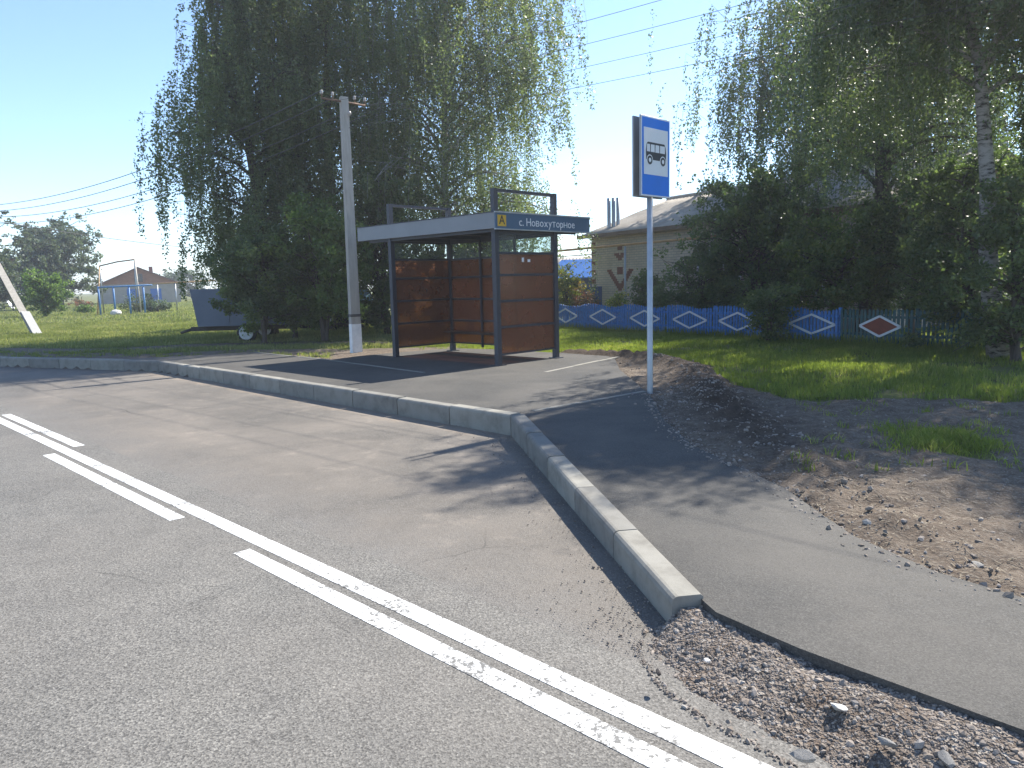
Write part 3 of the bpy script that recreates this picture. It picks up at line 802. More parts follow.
# right group
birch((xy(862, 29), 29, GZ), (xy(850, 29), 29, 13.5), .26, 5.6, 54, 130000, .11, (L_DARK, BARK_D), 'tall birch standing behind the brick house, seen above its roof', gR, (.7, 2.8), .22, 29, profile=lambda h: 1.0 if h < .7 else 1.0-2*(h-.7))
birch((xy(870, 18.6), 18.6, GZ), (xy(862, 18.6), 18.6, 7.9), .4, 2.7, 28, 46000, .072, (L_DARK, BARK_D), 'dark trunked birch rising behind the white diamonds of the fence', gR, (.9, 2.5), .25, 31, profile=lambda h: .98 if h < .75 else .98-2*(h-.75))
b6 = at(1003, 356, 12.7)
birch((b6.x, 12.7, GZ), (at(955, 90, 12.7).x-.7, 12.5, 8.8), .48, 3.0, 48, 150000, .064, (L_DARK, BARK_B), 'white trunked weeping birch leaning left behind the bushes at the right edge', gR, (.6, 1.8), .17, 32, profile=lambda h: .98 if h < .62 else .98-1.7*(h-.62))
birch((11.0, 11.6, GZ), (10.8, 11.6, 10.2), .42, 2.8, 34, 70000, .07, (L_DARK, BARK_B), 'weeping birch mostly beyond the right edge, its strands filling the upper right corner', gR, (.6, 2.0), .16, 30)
broadleaf((xy(757, 21.5), 21.5, GZ), 5.1, 1.95, 42000, .1, L_LILAC, 'round dark leafy tree beside the brick house, left of the birches', gR, 33, low=.06, stems=6)
broadleaf((xy(695, 21.5), 21.5, GZ), 2.3, 1.0, 10000, .085, L_LILAC, 'low dark shrub in front of the brick house right of the sign post', gR, 34, name='shrub', cat='shrub', low=.05, stems=5)
broadleaf((xy(650, 24.0), 24.0, GZ), 1.75, .7, 5000, .085, L_LIGHT, 'light green shrub between the sign post and the brick ornament', gR, 35, name='shrub', cat='shrub', low=.05, stems=4)
broadleaf((xy(838, 17.6), 17.6, GZ), 3.0, 1.1, 19000, .08, L_LIGHT, 'sunlit light green bush leaning over the fence left of the red diamond', gR, 36, name='shrub', cat='shrub', low=.1, stems=5)
broadleaf((xy(770, 16.75), 16.75, GZ), 1.25, .55, 5000, .065, L_LILAC, 'small dark shrub growing through the blue fence between two white diamonds', gR, 37, name='shrub', cat='shrub', low=.05, stems=4)
broadleaf((xy(965, 14.8), 14.8, GZ), 4.1, 1.35, 36000, .075, L_LILAC, 'large dark bush in front of the green fence at the right', gR, 38, name='shrub', cat='shrub', low=.06, stems=6)
broadleaf((xy(912, 17.0), 17.0, GZ), 3.9, 1.3, 22000, .08, L_BIRCH2, 'dense dark green bush just right of the red diamond', gR, 39, name='shrub', cat='shrub', low=.2, stems=5)
broadleaf((xy(1018, 12.1), 12.1, GZ), 3.1, 1.0, 16000, .07, L_LILAC, 'dark bush cut off by the right edge of the photo', gR, 40, name='shrub', cat='shrub', low=.06, stems=5)
# garden plants by the blue shed
broadleaf((xy(567, 26), 26, GZ), 1.9, .7, 5200, .085, L_YEL, 'yellow green leafy plant in front of the blue roofed shed', 'garden plants behind the fence', 41, name='garden_plant', cat='plant', low=.1, stems=4)
broadleaf((xy(584, 25.3), 25.3, GZ), 1.35, .4, 1500, .08, L_FLOWER, 'reddish leaved plant left of the brick house corner', 'garden plants behind the fence', 42, name='garden_plant', cat='plant', low=.1, stems=3)
broadleaf((xy(617, 23.2), 23.2, GZ), 1.1, .35, 1500, .07, L_YEL, 'yellow flowering plant behind the fence below the brick ornament', 'garden plants behind the fence', 43, name='garden_plant', cat='plant', low=.1, stems=3)
# far left
gF = 'trees beyond the grass field'
broadleaf((xy(62, 74), 74, .2), 8.6, 3.9, 24000, .26, L_FAR, 'tall grey green tree beyond the field left of the distant brick house', gF, 51, low=.12, stems=6)
broadleaf((xy(40, 70), 70, .2), 7.2, 2.4, 8000, .26, L_FAR, 'shorter grey green tree against the left side of the tall field tree', gF, 52, low=.12, stems=4)
broadleaf((xy(-8, 60), 60, .2), 8.0, 2.4, 9000, .22, L_FAR, 'tree cut off by the left edge behind the leaning concrete strut', gF, 53, low=.1, stems=5)
broadleaf((xy(44, 48.5), 48.5, .2), 3.1, 1.5, 9000, .14, L_MAPLE, 'round green bush in the grass right of the leaning strut', gF, 54, name='bush', cat='bush', low=.04, stems=6)
for i, (u, y, h, r, lb) in enumerate(((160, 130, 4.3, 3.2, 'low hazy tree right behind the distant house roof'), (176, 128, 5.4, 2.6, 'hazy pointed tree in the far line beside the distant house'), (192, 126, 4.8, 3.0, 'hazy far tree touching the foliage of the left birch'), (150, 120, 2.6, 2.5, 'low far bush at the right end of the distant house'), (14, 95, 5.5, 5, 'dark far tree behind the red playhouse roof'))):
    broadleaf((xy(u, y), y, .3), h, r, 3500, .3, L_FARDK, lb, gF, 60+i, low=.05, stems=4)
# garden rows in the field
for i, (u, v, h, r, m, lb) in enumerate(((150, 303, 1.0, 1.0, L_LIGHT, 'leafy bright green vegetable clump in front of the distant house'), (164, 302, 1.1, 1.0, L_LIGHT, 'rightmost tall leafy clump in the field garden'), (136, 303, .9, .9, L_MAPLE, 'leafy clump under the blue gate of the distant house'), (118, 303, .9, .5, L_YEL, 'small yellowish bush between the blue frame posts'),
                                     (140, 312, .55, 1.5, L_FARDK, 'long low green flower bed beside the white stone'), (158, 312, .5, 1.0, L_FARDK, 'right end of the low dark green bed'), (82, 309, .6, .9, L_FLOWER, 'reddish flower clump in the grass left of the swing frame'), (86, 313, .35, .5, L_MAPLE, 'low green tuft beneath the reddish flowers'))):
    q = gp(u, v, .2)
    broadleaf((q.x, q.y, .2), h, r, 1900, .12, m, lb, 'plants in the field garden', 70+i, name='garden_plant', cat='plant', low=.05, stems=5)

# ------------------------------------------------------------------ grass
def grass(name, pts, hgt, wid, m, lean=.5):
    n = len(pts); az = rng.uniform(0, 2*np.pi, n); d = np.stack([np.cos(az), np.sin(az), np.zeros(n)], 1)
    la = rng.uniform(0, 2*np.pi, n); L = np.stack([np.cos(la), np.sin(la), np.zeros(n)], 1)*(hgt*rng.uniform(.1, 1, n)*lean)[:, None]
    w = d*(wid*.5)[:, None]
    tip = pts+L+np.array([0, 0, 1])*hgt[:, None]; mid = pts+L*.35+np.array([0, 0, .55])*hgt[:, None]
    vv = np.stack([pts-w, pts+w, mid+w*.8, tip, mid-w*.8], 1).reshape(-1, 3)
    ff = np.arange(n*5).reshape(-1, 5)
    nz = vnoise(pts[:, :2], .9, 21)+.7*vnoise(pts[:, :2], 3.1, 22)
    return tag(np_mesh(name, vv, ff, m, pattr={'tint': np.clip(.45+nz*.7+rng.normal(size=n)*.2, 0, 1)}), kind='stuff')
rng = np.random.default_rng(99)
def scat(n, x0, x1, y0, y1): return np.column_stack([rng.uniform(x0, x1, n), rng.uniform(y0, y1, n)])
c = scat(330000, -2, 14, 8, 25)
ok = ~inpoly(c, SOIL_R) & ~inpoly(c, PAVE) & (sdist(c) > .3) & (pdist(c, BERM) > .3+.15*vnoise(c, 3, 8)) & ~inpoly(c, SOIL_L)
ok &= (vnoise(c, 1.1, 9)+vnoise(c, 4, 10)*.7+.5) > rng.random(len(c))*.55-.05
c = c[ok]; hh = rng.uniform(.03, .10, len(c))*(1+1.0*np.clip(vnoise(c, .8, 14), 0, 1))
grass('lawn_grass', np.column_stack([c, height(c)-.01]), hh, rng.uniform(.008, .018, len(c)), GRASS)
# taller grass along the fence foot
FA, FB = np.array(gp(560, 327)[:2]), np.array(gp(1024, 353)[:2])
s = rng.random(6000)*1.15-.05; c = FA+(FB-FA)*s[:, None]+rng.normal(size=(6000, 2))*.16
grass('fence_grass', np.column_stack([c, height(c)-.01]), rng.uniform(.08, .26, len(c)), rng.uniform(.012, .02, len(c)), GRASS)
# left verge near and field far
c = scat(260000, -32, -1, 16, 38)
ok = (sdist(c) > .35) & ~inpoly(c, PAVE) & ~inpoly(c, SOIL_L) & ~inpoly(c, DRYP)
c = c[ok]; c = c[(c[:, 0]/c[:, 1] > -.80)]
hh = rng.uniform(.03, .11, len(c))*(1+1.2*np.clip(vnoise(c, .5, 15), 0, 1))
grass('verge_grass', np.column_stack([c, height(c)-.01]), hh, rng.uniform(.012, .028, len(c)), FIELD)
c = scat(230000, -85, -3, 36, 105); c = c[(c[:, 0]/c[:, 1] > -.80) & (c[:, 0]/c[:, 1] < -.2)]
hh = rng.uniform(.03, .12, len(c))*(1+1.2*np.clip(vnoise(c, .25, 16)+vnoise(c, .06, 17), 0, 1))
grass('field_grass', np.column_stack([c, np.full(len(c), .17)]), hh, rng.uniform(.03, .07, len(c)), FIELD)
# weeds: sparse tufts on soil strips, grass patch on the dirt
pts = []
for _ in range(150):
    q = gp(random.uniform(-20, 330), random.uniform(350.5, 356.5), .2)
    if not inpoly([q[:2]], PAVE)[0] and sdist(np.array([q[:2]]))[0] > .3:
        pts += [(q.x+random.gauss(0, .07), q.y+random.gauss(0, .07)) for _ in range(22)]
for _ in range(95):
    x_, y_ = random.uniform(880, 995), random.uniform(424, 452)
    q = gp(x_, y_, .17)
    if inpoly([q[:2]], GPATCH)[0] or random.random() < .12:
        pts += [(q.x+random.gauss(0, .09), q.y+random.gauss(0, .09)) for _ in range(60)]
for _ in range(40):
    q = gp(random.uniform(780, 1024), random.uniform(400, 470), .17)
    pts += [(q.x+random.gauss(0, .05), q.y+random.gauss(0, .05)) for _ in range(14)]
for _ in range(60):
    q = gp(random.uniform(395, 560), random.uniform(346, 350), .17)
    if not inpoly([q[:2]], PAVE)[0]: pts += [(q.x+random.gauss(0, .07), q.y+random.gauss(0, .07)) for _ in range(20)]
c = np.array(pts); grass('weed_tufts', np.column_stack([c, height(c)-.01]), rng.uniform(.03, .10, len(c)), rng.uniform(.006, .011, len(c)), GRASS, 1.0)
# dry straw bits on the soil
c = np.vstack([scat(26000, 1.4, 7.5, 2.2, 10), scat(26000, -16, -2, 15, 20)]); ok = (inpoly(c, SOIL_R) | inpoly(c, SOIL_L)) & ~inpoly(c, PAVE) & (sdist(c) > .25) & (vnoise(c, 1.7, 18) > -.05)
c = c[ok][:6000]; n = len(c); z = height(c)+.008
az = rng.uniform(0, 6.28, n); d = np.stack([np.cos(az), np.sin(az), rng.uniform(-.15, .3, n)], 1)*rng.uniform(.012, .045, n)[:, None]; w = np.stack([-np.sin(az), np.cos(az), np.zeros(n)], 1)*.0022
p3 = np.column_stack([c, z]); vv = np.stack([p3-w, p3+w, p3+d+w, p3+d-w], 1).reshape(-1, 3)
tag(np_mesh('dry_straw', vv, np.arange(n*4).reshape(-1, 4), STRAW), kind='stuff')

# ------------------------------------------------------------------ bus shelter
TH = 2.35741655; AX, AY = -.22771585, 13.27616; W, D = 2.98742562, 1.52560466
e1 = V((math.cos(TH), math.sin(TH), 0)); e2 = V((math.sin(TH), -math.cos(TH), 0))
ctr = V((AX, AY, .2))+e1*W/2+e2*D/2
sh = empty('bus_shelter', ctr, math.atan2(-e1.y, -e1.x))
tag(sh, 'grey steel bus shelter with bronze tinted panels and a flat roof on the asphalt pad', 'bus shelter')
hw, hd = W/2, D/2; ZR0, ZR1, ZT = 2.365, 2.63, 3.045
for (px, py) in ((hw, -hd), (-hw, -hd), (hw, hd), (-hw, hd)):
    p_ = MB().box(px-.05, px+.05, py-.05, py+.05, 0, ZR0+.05, .006).build('post', FRAME, sh)
    MB().box(px-.1, px+.1, py-.1, py+.1, .001, .014).build('base_plate', FRAME, p_)
# roof: fascia ring + deck + lining
rx0, rx1, ry0, ry1 = -hw-.98, hw+.12, -hd-.12, hd+.88
roof = MB().box(rx0, rx1, ry0, ry0+.03, ZR0, ZR1).box(rx0, rx1, ry1-.03, ry1, ZR0, ZR1).box(rx0, rx0+.03, ry0+.03, ry1-.03, ZR0, ZR1).box(rx1-.03, rx1, ry0+.03, ry1-.03, ZR0, ZR1).build('roof', FASCIA, sh)
MB().box(rx0+.03, rx1-.03, ry0+.03, ry1-.03, ZR1-.06, ZR1-.03).build('roof_deck', ROOFTOP, roof)
MB().box(rx0+.032, rx1-.032, ry0+.032, ry1-.032, ZR0+.035, ZR0+.05).build('ceiling_panel', CEIL, roof)
cap = MB()
for (x0, x1, y0, y1) in ((rx0-.012, rx1+.012, ry0-.012, ry0+.035), (rx0-.012, rx1+.012, ry1-.035, ry1+.012), (rx0-.012, rx0+.035, ry0+.036, ry1-.036), (rx1-.035, rx1+.012, ry0+.036, ry1-.036)):
    cap.box(x0, x1, y0, y1, ZR1+.001, ZR1+.016)
cap.build('roof_trim', FRAME, roof)
beams = MB()
for py in (-hd, hd): beams.box(-hw-.7, hw, py-.03, py+.03, ZR0-.05, ZR0+.03)
for px in (-hw, -hw/3, hw/3, hw): beams.box(px-.028, px+.028, -hd+.03, hd+.6, ZR0-.045, ZR0+.028)
beams.build('roof_beam', FRAME, sh)
# frames standing on the roof over each end
for px in (-hw, hw):
    m_ = MB()
    for py in (-hd, hd): m_.box(px-.045, px+.045, py-.045, py+.045, ZR1-.03, ZT)
    m_.box(px-.035, px+.035, -hd+.045, hd-.045, ZT-.055, ZT-.004)
    m_.build('roof_frame', FRAME, sh)
# rails, panels
zr = [.19, .665, 1.12, 1.575, 1.955]     # panel bottoms..top ; rails
def wall(p, q, nm):
    """panels and rails between two posts (local xy)"""
    p, q = V((*p, 0)), V((*q, 0)); L = (q-p).length; ang = math.atan2(q.y-p.y, q.x-p.x)
    M = Matrix.Translation(p) @ Matrix.Rotation(ang, 4, 'Z')
    rl = MB()
    for z in zr[1:]: rl.box(.05, L-.05, -.02, .02, z-.02, z+.02, 0, M)
    rl.box(.05, L-.05, -.02, .02, zr[0]-.018, zr[0]+.012, 0, M)
    rl.box(.05, L-.05, -.018, .018, ZR0-.09, ZR0-.05, 0, M)
    rl.build('rail', FRAME, sh)
    for i in range(4):
        MB().box(.052, L-.052, -.004, .004, zr[i]+.021 if i else zr[0]+.013, zr[i+1]-.021, 0, M).build('panel', PANEL, sh)
    MB().box(.052, L-.052, -.003, .003, zr[4]+.021, ZR0-.091, 0, M).build('clear_pane', CLEAR, sh)
wall((-hw, hd), (-hw, -hd), 'l'); wall((hw, -hd), (hw, hd), 'r'); wall((-hw, hd), (hw, hd), 'b')
for px in (-hw/3, hw/3): MB().box(px-.024, px+.024, hd-.055, hd-.022, .12, ZR0-.05).build('mullion', FRAME, sh)
bench = MB()
for k in range(4): bench.box(-hw+.12, hw-.12, hd-.36+k*.075, hd-.36+k*.075+.06, .43, .455)
b_ = bench.build('bench', BENCHW, sh)
MB().box(-hw+.06, hw-.06, hd-.1, hd-.058, .385, .425).build('bench_rail', FRAME, b_)
# name board on the end fascia (faces along +x)
bd_ = MB().box(rx1+.002, rx1+.022, ry0+.0, ry1, ZR0-.002, ZR1-.006).build('name_board', BOARD, sh)
edge_ = MB()
for (y0, y1, z0, z1) in ((ry0-.012, ry1+.012, ZR1-.004, ZR1+.018), (ry0-.012, ry1+.012, ZR0-.022, ZR0-.004)): edge_.box(rx1+.001, rx1+.034, y0, y1, z0, z1)
edge_.build('board_trim', GALV, bd_)
xf = rx1+.0235
MB().box(rx1+.0225, rx1+.0255, ry0+.05, ry0+.255, ZR0+.035, ZR1-.04).build('yellow_square', YELLOW, bd_)
MR = Matrix.Translation((xf+.004, 0, 0)) @ Matrix.Rotation(math.pi/2, 4, 'Z') @ Matrix.Rotation(math.pi/2, 4, 'X')
zc_ = (ZR0+ZR1)/2
text_mesh('A', .22, 'stop_letter', BLACK, bd_, Matrix.Translation((0, ry0+.1525, zc_)) @ MR, .95)
# the stop name, set glyph run by glyph run so that every letter fills cleanly
def glyphs(txt, size):
    cu = bpy.data.curves.new('t', 'FONT'); cu.body = txt; cu.size = size; cu.extrude = .002; cu.resolution_u = 3
    to = bpy.data.objects.new('t', cu); COL.objects.link(to); dg = bpy.context.evaluated_depsgraph_get()
    me = bpy.data.meshes.new_from_object(to.evaluated_get(dg)); bpy.data.objects.remove(to); bpy.data.curves.remove(cu)
    vs = [v_.co.copy() for v_ in me.vertices]; fs = [tuple(p_.vertices) for p_ in me.polygons]; bpy.data.meshes.remove(me); return vs, fs
SZ = .2; penx = 0; lt_ = MB(); lets = [('c', 1), ('.', 1), (' ', 1), ('H', 1), ('o', 1), ('\u0432', .92), ('o', 1), ('x', 1), ('y', 1), ('\u0442', .92), ('o', 1), ('p', 1), ('H', .74), ('o', 1), ('e', 1)]
for ch, ys in lets:
    if ch == ' ': penx += .055; continue
    vs, fs = glyphs(ch, SZ); x0_ = min(v_.x for v_ in vs); x1_ = max(v_.x for v_ in vs); sx_ = .86 if ys < .9 else 1
    lt_.add([V(((v_.x-x0_)*sx_+penx, v_.y*ys, v_.z)) for v_ in vs], fs); penx += (x1_-x0_)*sx_+.017
lo_ = lt_.build('lettering', WHITE, bd_)
lo_.data.transform(Matrix.Translation((-.001, ry0+1.33, zc_-.01)) @ MR @ Matrix.Translation((-penx/2, -.066, 0)))

# small paper notices on the right end panel
for y_, w_, h_ in ((-.12, .055, .08), (.03, .07, .05)): MB().box(hw+.0055, hw+.0075, y_, y_+w_, 1.80, 1.80+h_).build('notice', WHITE, sh)

# ------------------------------------------------------------------ bus stop sign
sb = gp(650, 391, .2)
sg = empty('bus_stop_sign', sb, math.atan2(-e1.y, -e1.x))
tag(sg, 'tall galvanised post carrying blue bus stop plates at the corner of the path', 'road sign')
MB().lathe([(.038, -.2), (.038, 3.34), (.0, 3.345)], n=16).build('post', GALV, sg)
MB().lathe([(.0, .0), (.12, -.004), (.15, -.03)], n=10).build('footing', concrete('footing_concrete', (.2, .18, .15), (.3, .27, .24)), sg) if False else None
w2, z0, z1 = .315, 2.46, 3.425
OFF = .066
def plate(xs, nm, face, sgn):
    m_ = MB().box(min(xs, xs-sgn*.012), max(xs, xs-sgn*.012), -w2, w2, z0, z1, .004)
    # folded rim
    for (y0, y1, a, b) in ((-w2, -w2+.008, z0, z1), (w2-.008, w2, z0, z1), (-w2+.008, w2-.008, z0, z0+.008), (-w2+.008, w2-.008, z1-.008, z1)):
        m_.box(min(xs-sgn*.012, xs-sgn*.022), max(xs-sgn*.012, xs-sgn*.022), y0, y1, a, b)
    return m_.build(nm, SIGNBACK, sg)
pf = plate(OFF, 'front_plate', SIGNBLUE, 1)
pr = plate(-OFF, 'rear_plate', SIGNBLUE, -1); pf.location = pr.location = (0, .03, 0)
MB().box(-OFF-.0025, -OFF-.0005, -w2+.012, w2-.012, z0+.012, z1-.012).build('sign_face', SIGNBLUE, pr)
xx = OFF
MB().box(xx+.0005, xx+.002, -w2+.004, w2-.004, z0+.004, z1-.004).build('sign_border', WHITE, pf)
MB().box(xx+.0025, xx+.0045, -w2+.022, w2-.022, z0+.022, z1-.022).build('sign_face', SIGNBLUE, pf)
wz0, wz1 = z0+.265, z1-.14
MB().box(xx+.005, xx+.007, -w2+.055, w2-.055, wz0, wz1).build('white_field', WHITE, pf)
# bus pictogram in y,z
def yzprism(mb, poly, x0, x1):
    n = len(poly); vs = [V((x0, a, b)) for a, b in poly]+[V((x1, a, b)) for a, b in poly]
    mb.add(vs, [tuple(range(n-1, -1, -1)), tuple(range(n, 2*n))]+[(i, (i+1) % n, n+(i+1) % n, n+i) for i in range(n)])
bc = (wz0+wz1)/2+.0
bus = MB()
yzprism(bus, [(-.215, bc-.10), (.215, bc-.10), (.22, bc+.0), (.205, bc+.075), (.18, bc+.11), (-.18, bc+.11), (-.205, bc+.085), (-.22, bc+.0)], xx+.0075, xx+.009)
bus.build('bus_symbol', BLACK, pf)
win = MB()
for (a, b) in ((-.202, -.135), (-.12, -.035), (-.02, .065), (.08, .19)):
    yzprism(win, [(a, bc-.005), (b, bc-.005), (b-.002, bc+.085), (a+.004, bc+.085)], xx+.0095, xx+.0105)
win.build('symbol_window', WHITE, pf)
for cy in (-.14, .145):
    for r_, m_, o_ in ((.066, WHITE, .0095), (.054, BLACK, .0110), (.026, WHITE, .0125)):
        w_ = MB(); yzprism(w_, [(cy+r_*math.cos(t*math.pi/10), bc-.105+r_*math.sin(t*math.pi/10)) for t in range(20)], xx+o_, xx+o_+.001); w_.build('symbol_wheel', m_, pf)
for z in (z0+.2, z1-.22): MB().box(-OFF+.032, OFF-.032, -.055, .055, z-.02, z+.02).build('clamp', GALV, sg)

# ------------------------------------------------------------------ utility poles and wires
def pole(base, top, w0, w1, wd=None):
    base, top = V(base), V(top); root = empty('utility_pole', base)
    return root
pb = gp(356, 351, .2); ptop = at(343.5, 97, 17.3)
p1 = empty('utility_pole', pb); tag(p1, 'leaning concrete power pole with whitewashed foot between the trees and the shelter', 'utility pole')
ax = (ptop-pb); ang = math.radians(35)
def tpole(mb, a, b, w0, w1, ang=0, n=6, s0=0, s1=1):
    vs = []; a = V(a); b = V(b)
    for i in range(n+1):
        s = s0+(s1-s0)*i/n; w = w0+(w1-w0)*s; c_ = a.lerp(b, s)
        for (dx, dy) in ((-.5, -.42), (.5, -.42), (.42, .5), (-.42, .5)):
            x, y = dx*w, dy*w*.95
            vs.append(c_+V((x*math.cos(ang)-y*math.sin(ang), x*math.sin(ang)+y*math.cos(ang), 0)))
    fs = [(i*4+k, i*4+(k+1) % 4, i*4+4+(k+1) % 4, i*4+4+k) for i in range(n) for k in range(4)]+[(3, 2, 1, 0), (n*4, n*4+1, n*4+2, n*4+3)]
    mb.add(vs, fs); return mb
tpole(MB(), (0, 0, -.3), ax, .23, .165, ang).build('shaft', POLEC, p1)
s_ = .155
tpole(MB(), V((0, 0, -.3)), ax, .238, .173, ang, 2, .04, s_).build('whitewash_band', WHITEWASH, p1)
bands = MB()
for s in (.185, .19): 
    c_ = V((0, 0, -.3)).lerp(ax, s); tpole(bands, c_-V((0, 0, .012)), c_+V((0, 0, .012)), .245, .245, ang, 1)
bands.build('wire_band', WIRE, p1)
arm_d = e2
arm_z = ax+V((0, 0, -.10))
am = MB(); am.tube([arm_z-arm_d*.55, arm_z+arm_d*.55], .024, 6); arm_o = am.build('crossarm', RUST, p1)
ins_pts = []
for s in (-.55, -.28, .28, .55):
    q = arm_z+arm_d*s
    MB().tube([q, q+V((0, 0, .10))], .012, 6).build('pin', RUST, p1)
    MB().lathe([(0.0, .0), (.03, .0), (.036, .03), (.026, .045), (.032, .065), (.02, .085), (0, .09)], q+V((0, 0, .08)), 10).build('insulator', PORC, p1)
    ins_pts.append(pb+q+V((0, 0, .15)))
q = ax*.93; low_pt = pb+q+V((.1, -.1, 0))
MB().lathe([(0.0, -.04), (.04, -.03), (.05, .0), (.04, .05), (0, .06)], q+V((.13, -.13, 0)), 10).build('insulator', PORC, p1)
# second pole just outside the frame, its strut is in view
b2 = V((-22.5, 32.2, .15)); stb = gp(37.5, 334, .18)
p2 = empty('utility_pole', b2); tag(p2, 'concrete power pole at the left edge propped by a slanting concrete strut in the grass', 'utility pole')
top2 = V((.05, 0, 5.75))
tpole(MB(), (0, 0, -.3), top2, .265, .185, ang).build('shaft', POLEC, p2)
sv = stb-b2
strut_top = V((.12, -.1, 5.2))
tpole(MB(), sv+V((.05, -.04, -.3)), strut_top, .27, .2, .7).build('strut', POLEC, p2)
d_ = strut_top-sv
tpole(MB(), sv+d_*.0, sv+d_*.16, .285, .273, .7, 2).build('strut_foot', WHITEWASH if False else simple('strut_pale', (.5, .49, .46), .9, 0, .1, 6), p2)
am = MB(); am.tube([top2+V((-.45, -.45, -.1)), top2+V((.45, .45, -.1))], .035, 6); am.build('crossarm', RUST, p2)
p2pts = []
for s in (-.4, -.2, .2, .4):
    q = top2+V((s, s, -.1)); MB().lathe([(0.0, .0), (.04, .0), (.05, .03), (.035, .045), (.045, .07), (.03, .1), (0, .11)], q+V((0, 0, .04)), 8).build('insulator', PORC, p2)
    p2pts.append(b2+q+V((0, 0, .1)))
def wire(a, b, sag, label, group, r=.0105, n=26):
    a, b = V(a), V(b); pts = [a.lerp(b, i/n)-V((0, 0, 4*sag*(i/n)*(1-i/n))) for i in range(n+1)]
    o = MB().tube([q-a for q in pts], r, 5).build('power_line', WIRE); o.location = a
    return tag(o, label, 'wire', group)
# right side: next pole behind the camera to the right
rt = [('topmost of the thin wires crossing the sky right of the trees', 5.85, 5.8), ('second wire from the top crossing the sky right of the trees', 5.62, 5.58), ('third wire down crossing the sky above the bus stop sign', 5.45, 5.40), ('lowest wire crossing the sky above the bus stop sign', 5.08, 5.15)]
for i, (lb, za, zb) in enumerate(rt):
    a_ = V((ins_pts[i].x, ins_pts[i].y, za)) if i < 3 else low_pt.copy()
    b_ = V((-3.55, 17.3, 0))-e1*34+arm_d*(-.5+.33*i); b_.z = zb
    if i == 3: a_.z = za
    wire(a_, b_, .6, lb, 'power lines right of the trees', .0038)
for i, (lb, zb) in enumerate((('topmost wire running off to the left edge of the sky', 5.3), ('second wire from the top at the left edge of the sky', 5.1), ('third wire from the top at the left edge of the sky', 4.92), ('lowest of the four wires fanning out at the left edge of the sky', 4.65))):
    b_ = p2pts[i].copy(); b_.z = zb
    wire(ins_pts[i]-V((0, 0, .12*i)), b_, .7, lb, 'power lines left of the trees')
wire(b2+V((.1, .1, 4.75)), (-14, 78, 5.3), .9, 'thicker sagging cable crossing the left sky above the distant house', 'power lines left of the trees', .016)

# ------------------------------------------------------------------ fences
fa, fb = gp(545, 326.5, .2), gp(1060, 354.5, .2)
FD = (fb-fa); FL = FD.length; FD.normalize(); FN = V((-FD.y, FD.x, 0))
def fpos(u):    # distance along the fence for an image column
    lo, hi = 0., FL
    for _ in range(40):
        m_ = (lo+hi)/2; q = fa+FD*m_
        d = q+V((0, 0, .35))-V((0, 0, H)); uu = 512+F*d.dot(RGT)/d.dot(FWD)
        if uu < u: lo = m_
        else: hi = m_
    return lo
FH = .72
def picket_panel(parent, s0, s1, m, wave=0., diamond=None, dcol=None, dfill=None, org=0):
    pm = MB(); s = s0+.03; k = 0
    while s < s1-.02:
        h = FH+.04*math.sin((s-s0)/(s1-s0)*math.pi*2)*wave+random.uniform(-.012, .012)
        tl_ = random.uniform(-.008, .008); x = s-org
        vs = [V((x-.026, -.01, .03)), V((x+.026, -.01, .03)), V((x+.026+tl_, -.01, h-.03)), V((x+tl_, -.01, h)), V((x-.026+tl_, -.01, h-.03))]
        vs += [q+V((0, .02, 0)) for q in vs]
        pm.add(vs, [(0, 1, 2, 3, 4), (9, 8, 7, 6, 5)]+[(i, 5+i, 5+(i+1) % 5, (i+1) % 5) for i in range(5)])
        s += .086; k += 1
    p = pm.build('picket_panel', m, parent)
    rl = MB()
    for z in (.2, .56): rl.box(s0-org, s1-org, .012, .05, z-.025, z+.025)
    rl.build('rail', m, p)
    MB().box(s1-org-.03, s1-org+.03, .052, .11, 0, FH+.02).build('post', m, parent)
    if diamond:
        dc, dw, dh = diamond; x = dc-org; z = FH*.52
        C4 = [V((x-dw, 0, z)), V((x, 0, z+dh)), V((x+dw, 0, z)), V((x, 0, z-dh))]
        dm = MB()
        for i in range(4):
            a_, b_ = C4[i], C4[(i+1) % 4]; dd = (b_-a_).normalized(); nn = V((-dd.z, 0, dd.x))*.022
            dm.add([a_-nn+V((0, -.03, 0)), b_-nn+V((0, -.03, 0)), b_+nn+V((0, -.03, 0)), a_+nn+V((0, -.03, 0)), a_-nn+V((0, -.012, 0)), b_-nn+V((0, -.012, 0)), b_+nn+V((0, -.012, 0)), a_+nn+V((0, -.012, 0))],
                   [(0, 1, 2, 3), (7, 6, 5, 4), (0, 4, 5, 1), (1, 5, 6, 2), (2, 6, 7, 3), (3, 7, 4, 0)])
        dm.build('diamond_trim', dcol, p)
        if dfill:
            f_ = MB(); vs = [q+V((0, -.022, 0)) for q in C4]+[q+V((0, -.013, 0)) for q in C4]
            f_.add(vs, [(3, 2, 1, 0), (4, 5, 6, 7)]+[(i, (i+1) % 4, 4+(i+1) % 4, 4+i) for i in range(4)]); f_.build('diamond_panel', dfill, p)
fz = math.atan2(FD.y, FD.x)
fence_b = empty('picket_fence', fa, fz); tag(fence_b, 'blue picket fence with white diamond frames along the far side of the lawn', 'fence')
dcent = [566, 603, 645, 690, 738, 812]
pos_ = [fpos(u) for u in dcent]; seg = [fpos(546)]
for a_, b_ in zip(pos_[:-1], pos_[1:]): seg.append((a_+b_)/2)
seg[-1] = fpos(770); seg.append(fpos(838))
for i, dc in enumerate(pos_):
    picket_panel(fence_b, seg[i], seg[i+1], FENCEB, 1., (dc, min(.56, (seg[i+1]-seg[i])*.42), .21), TRIM)
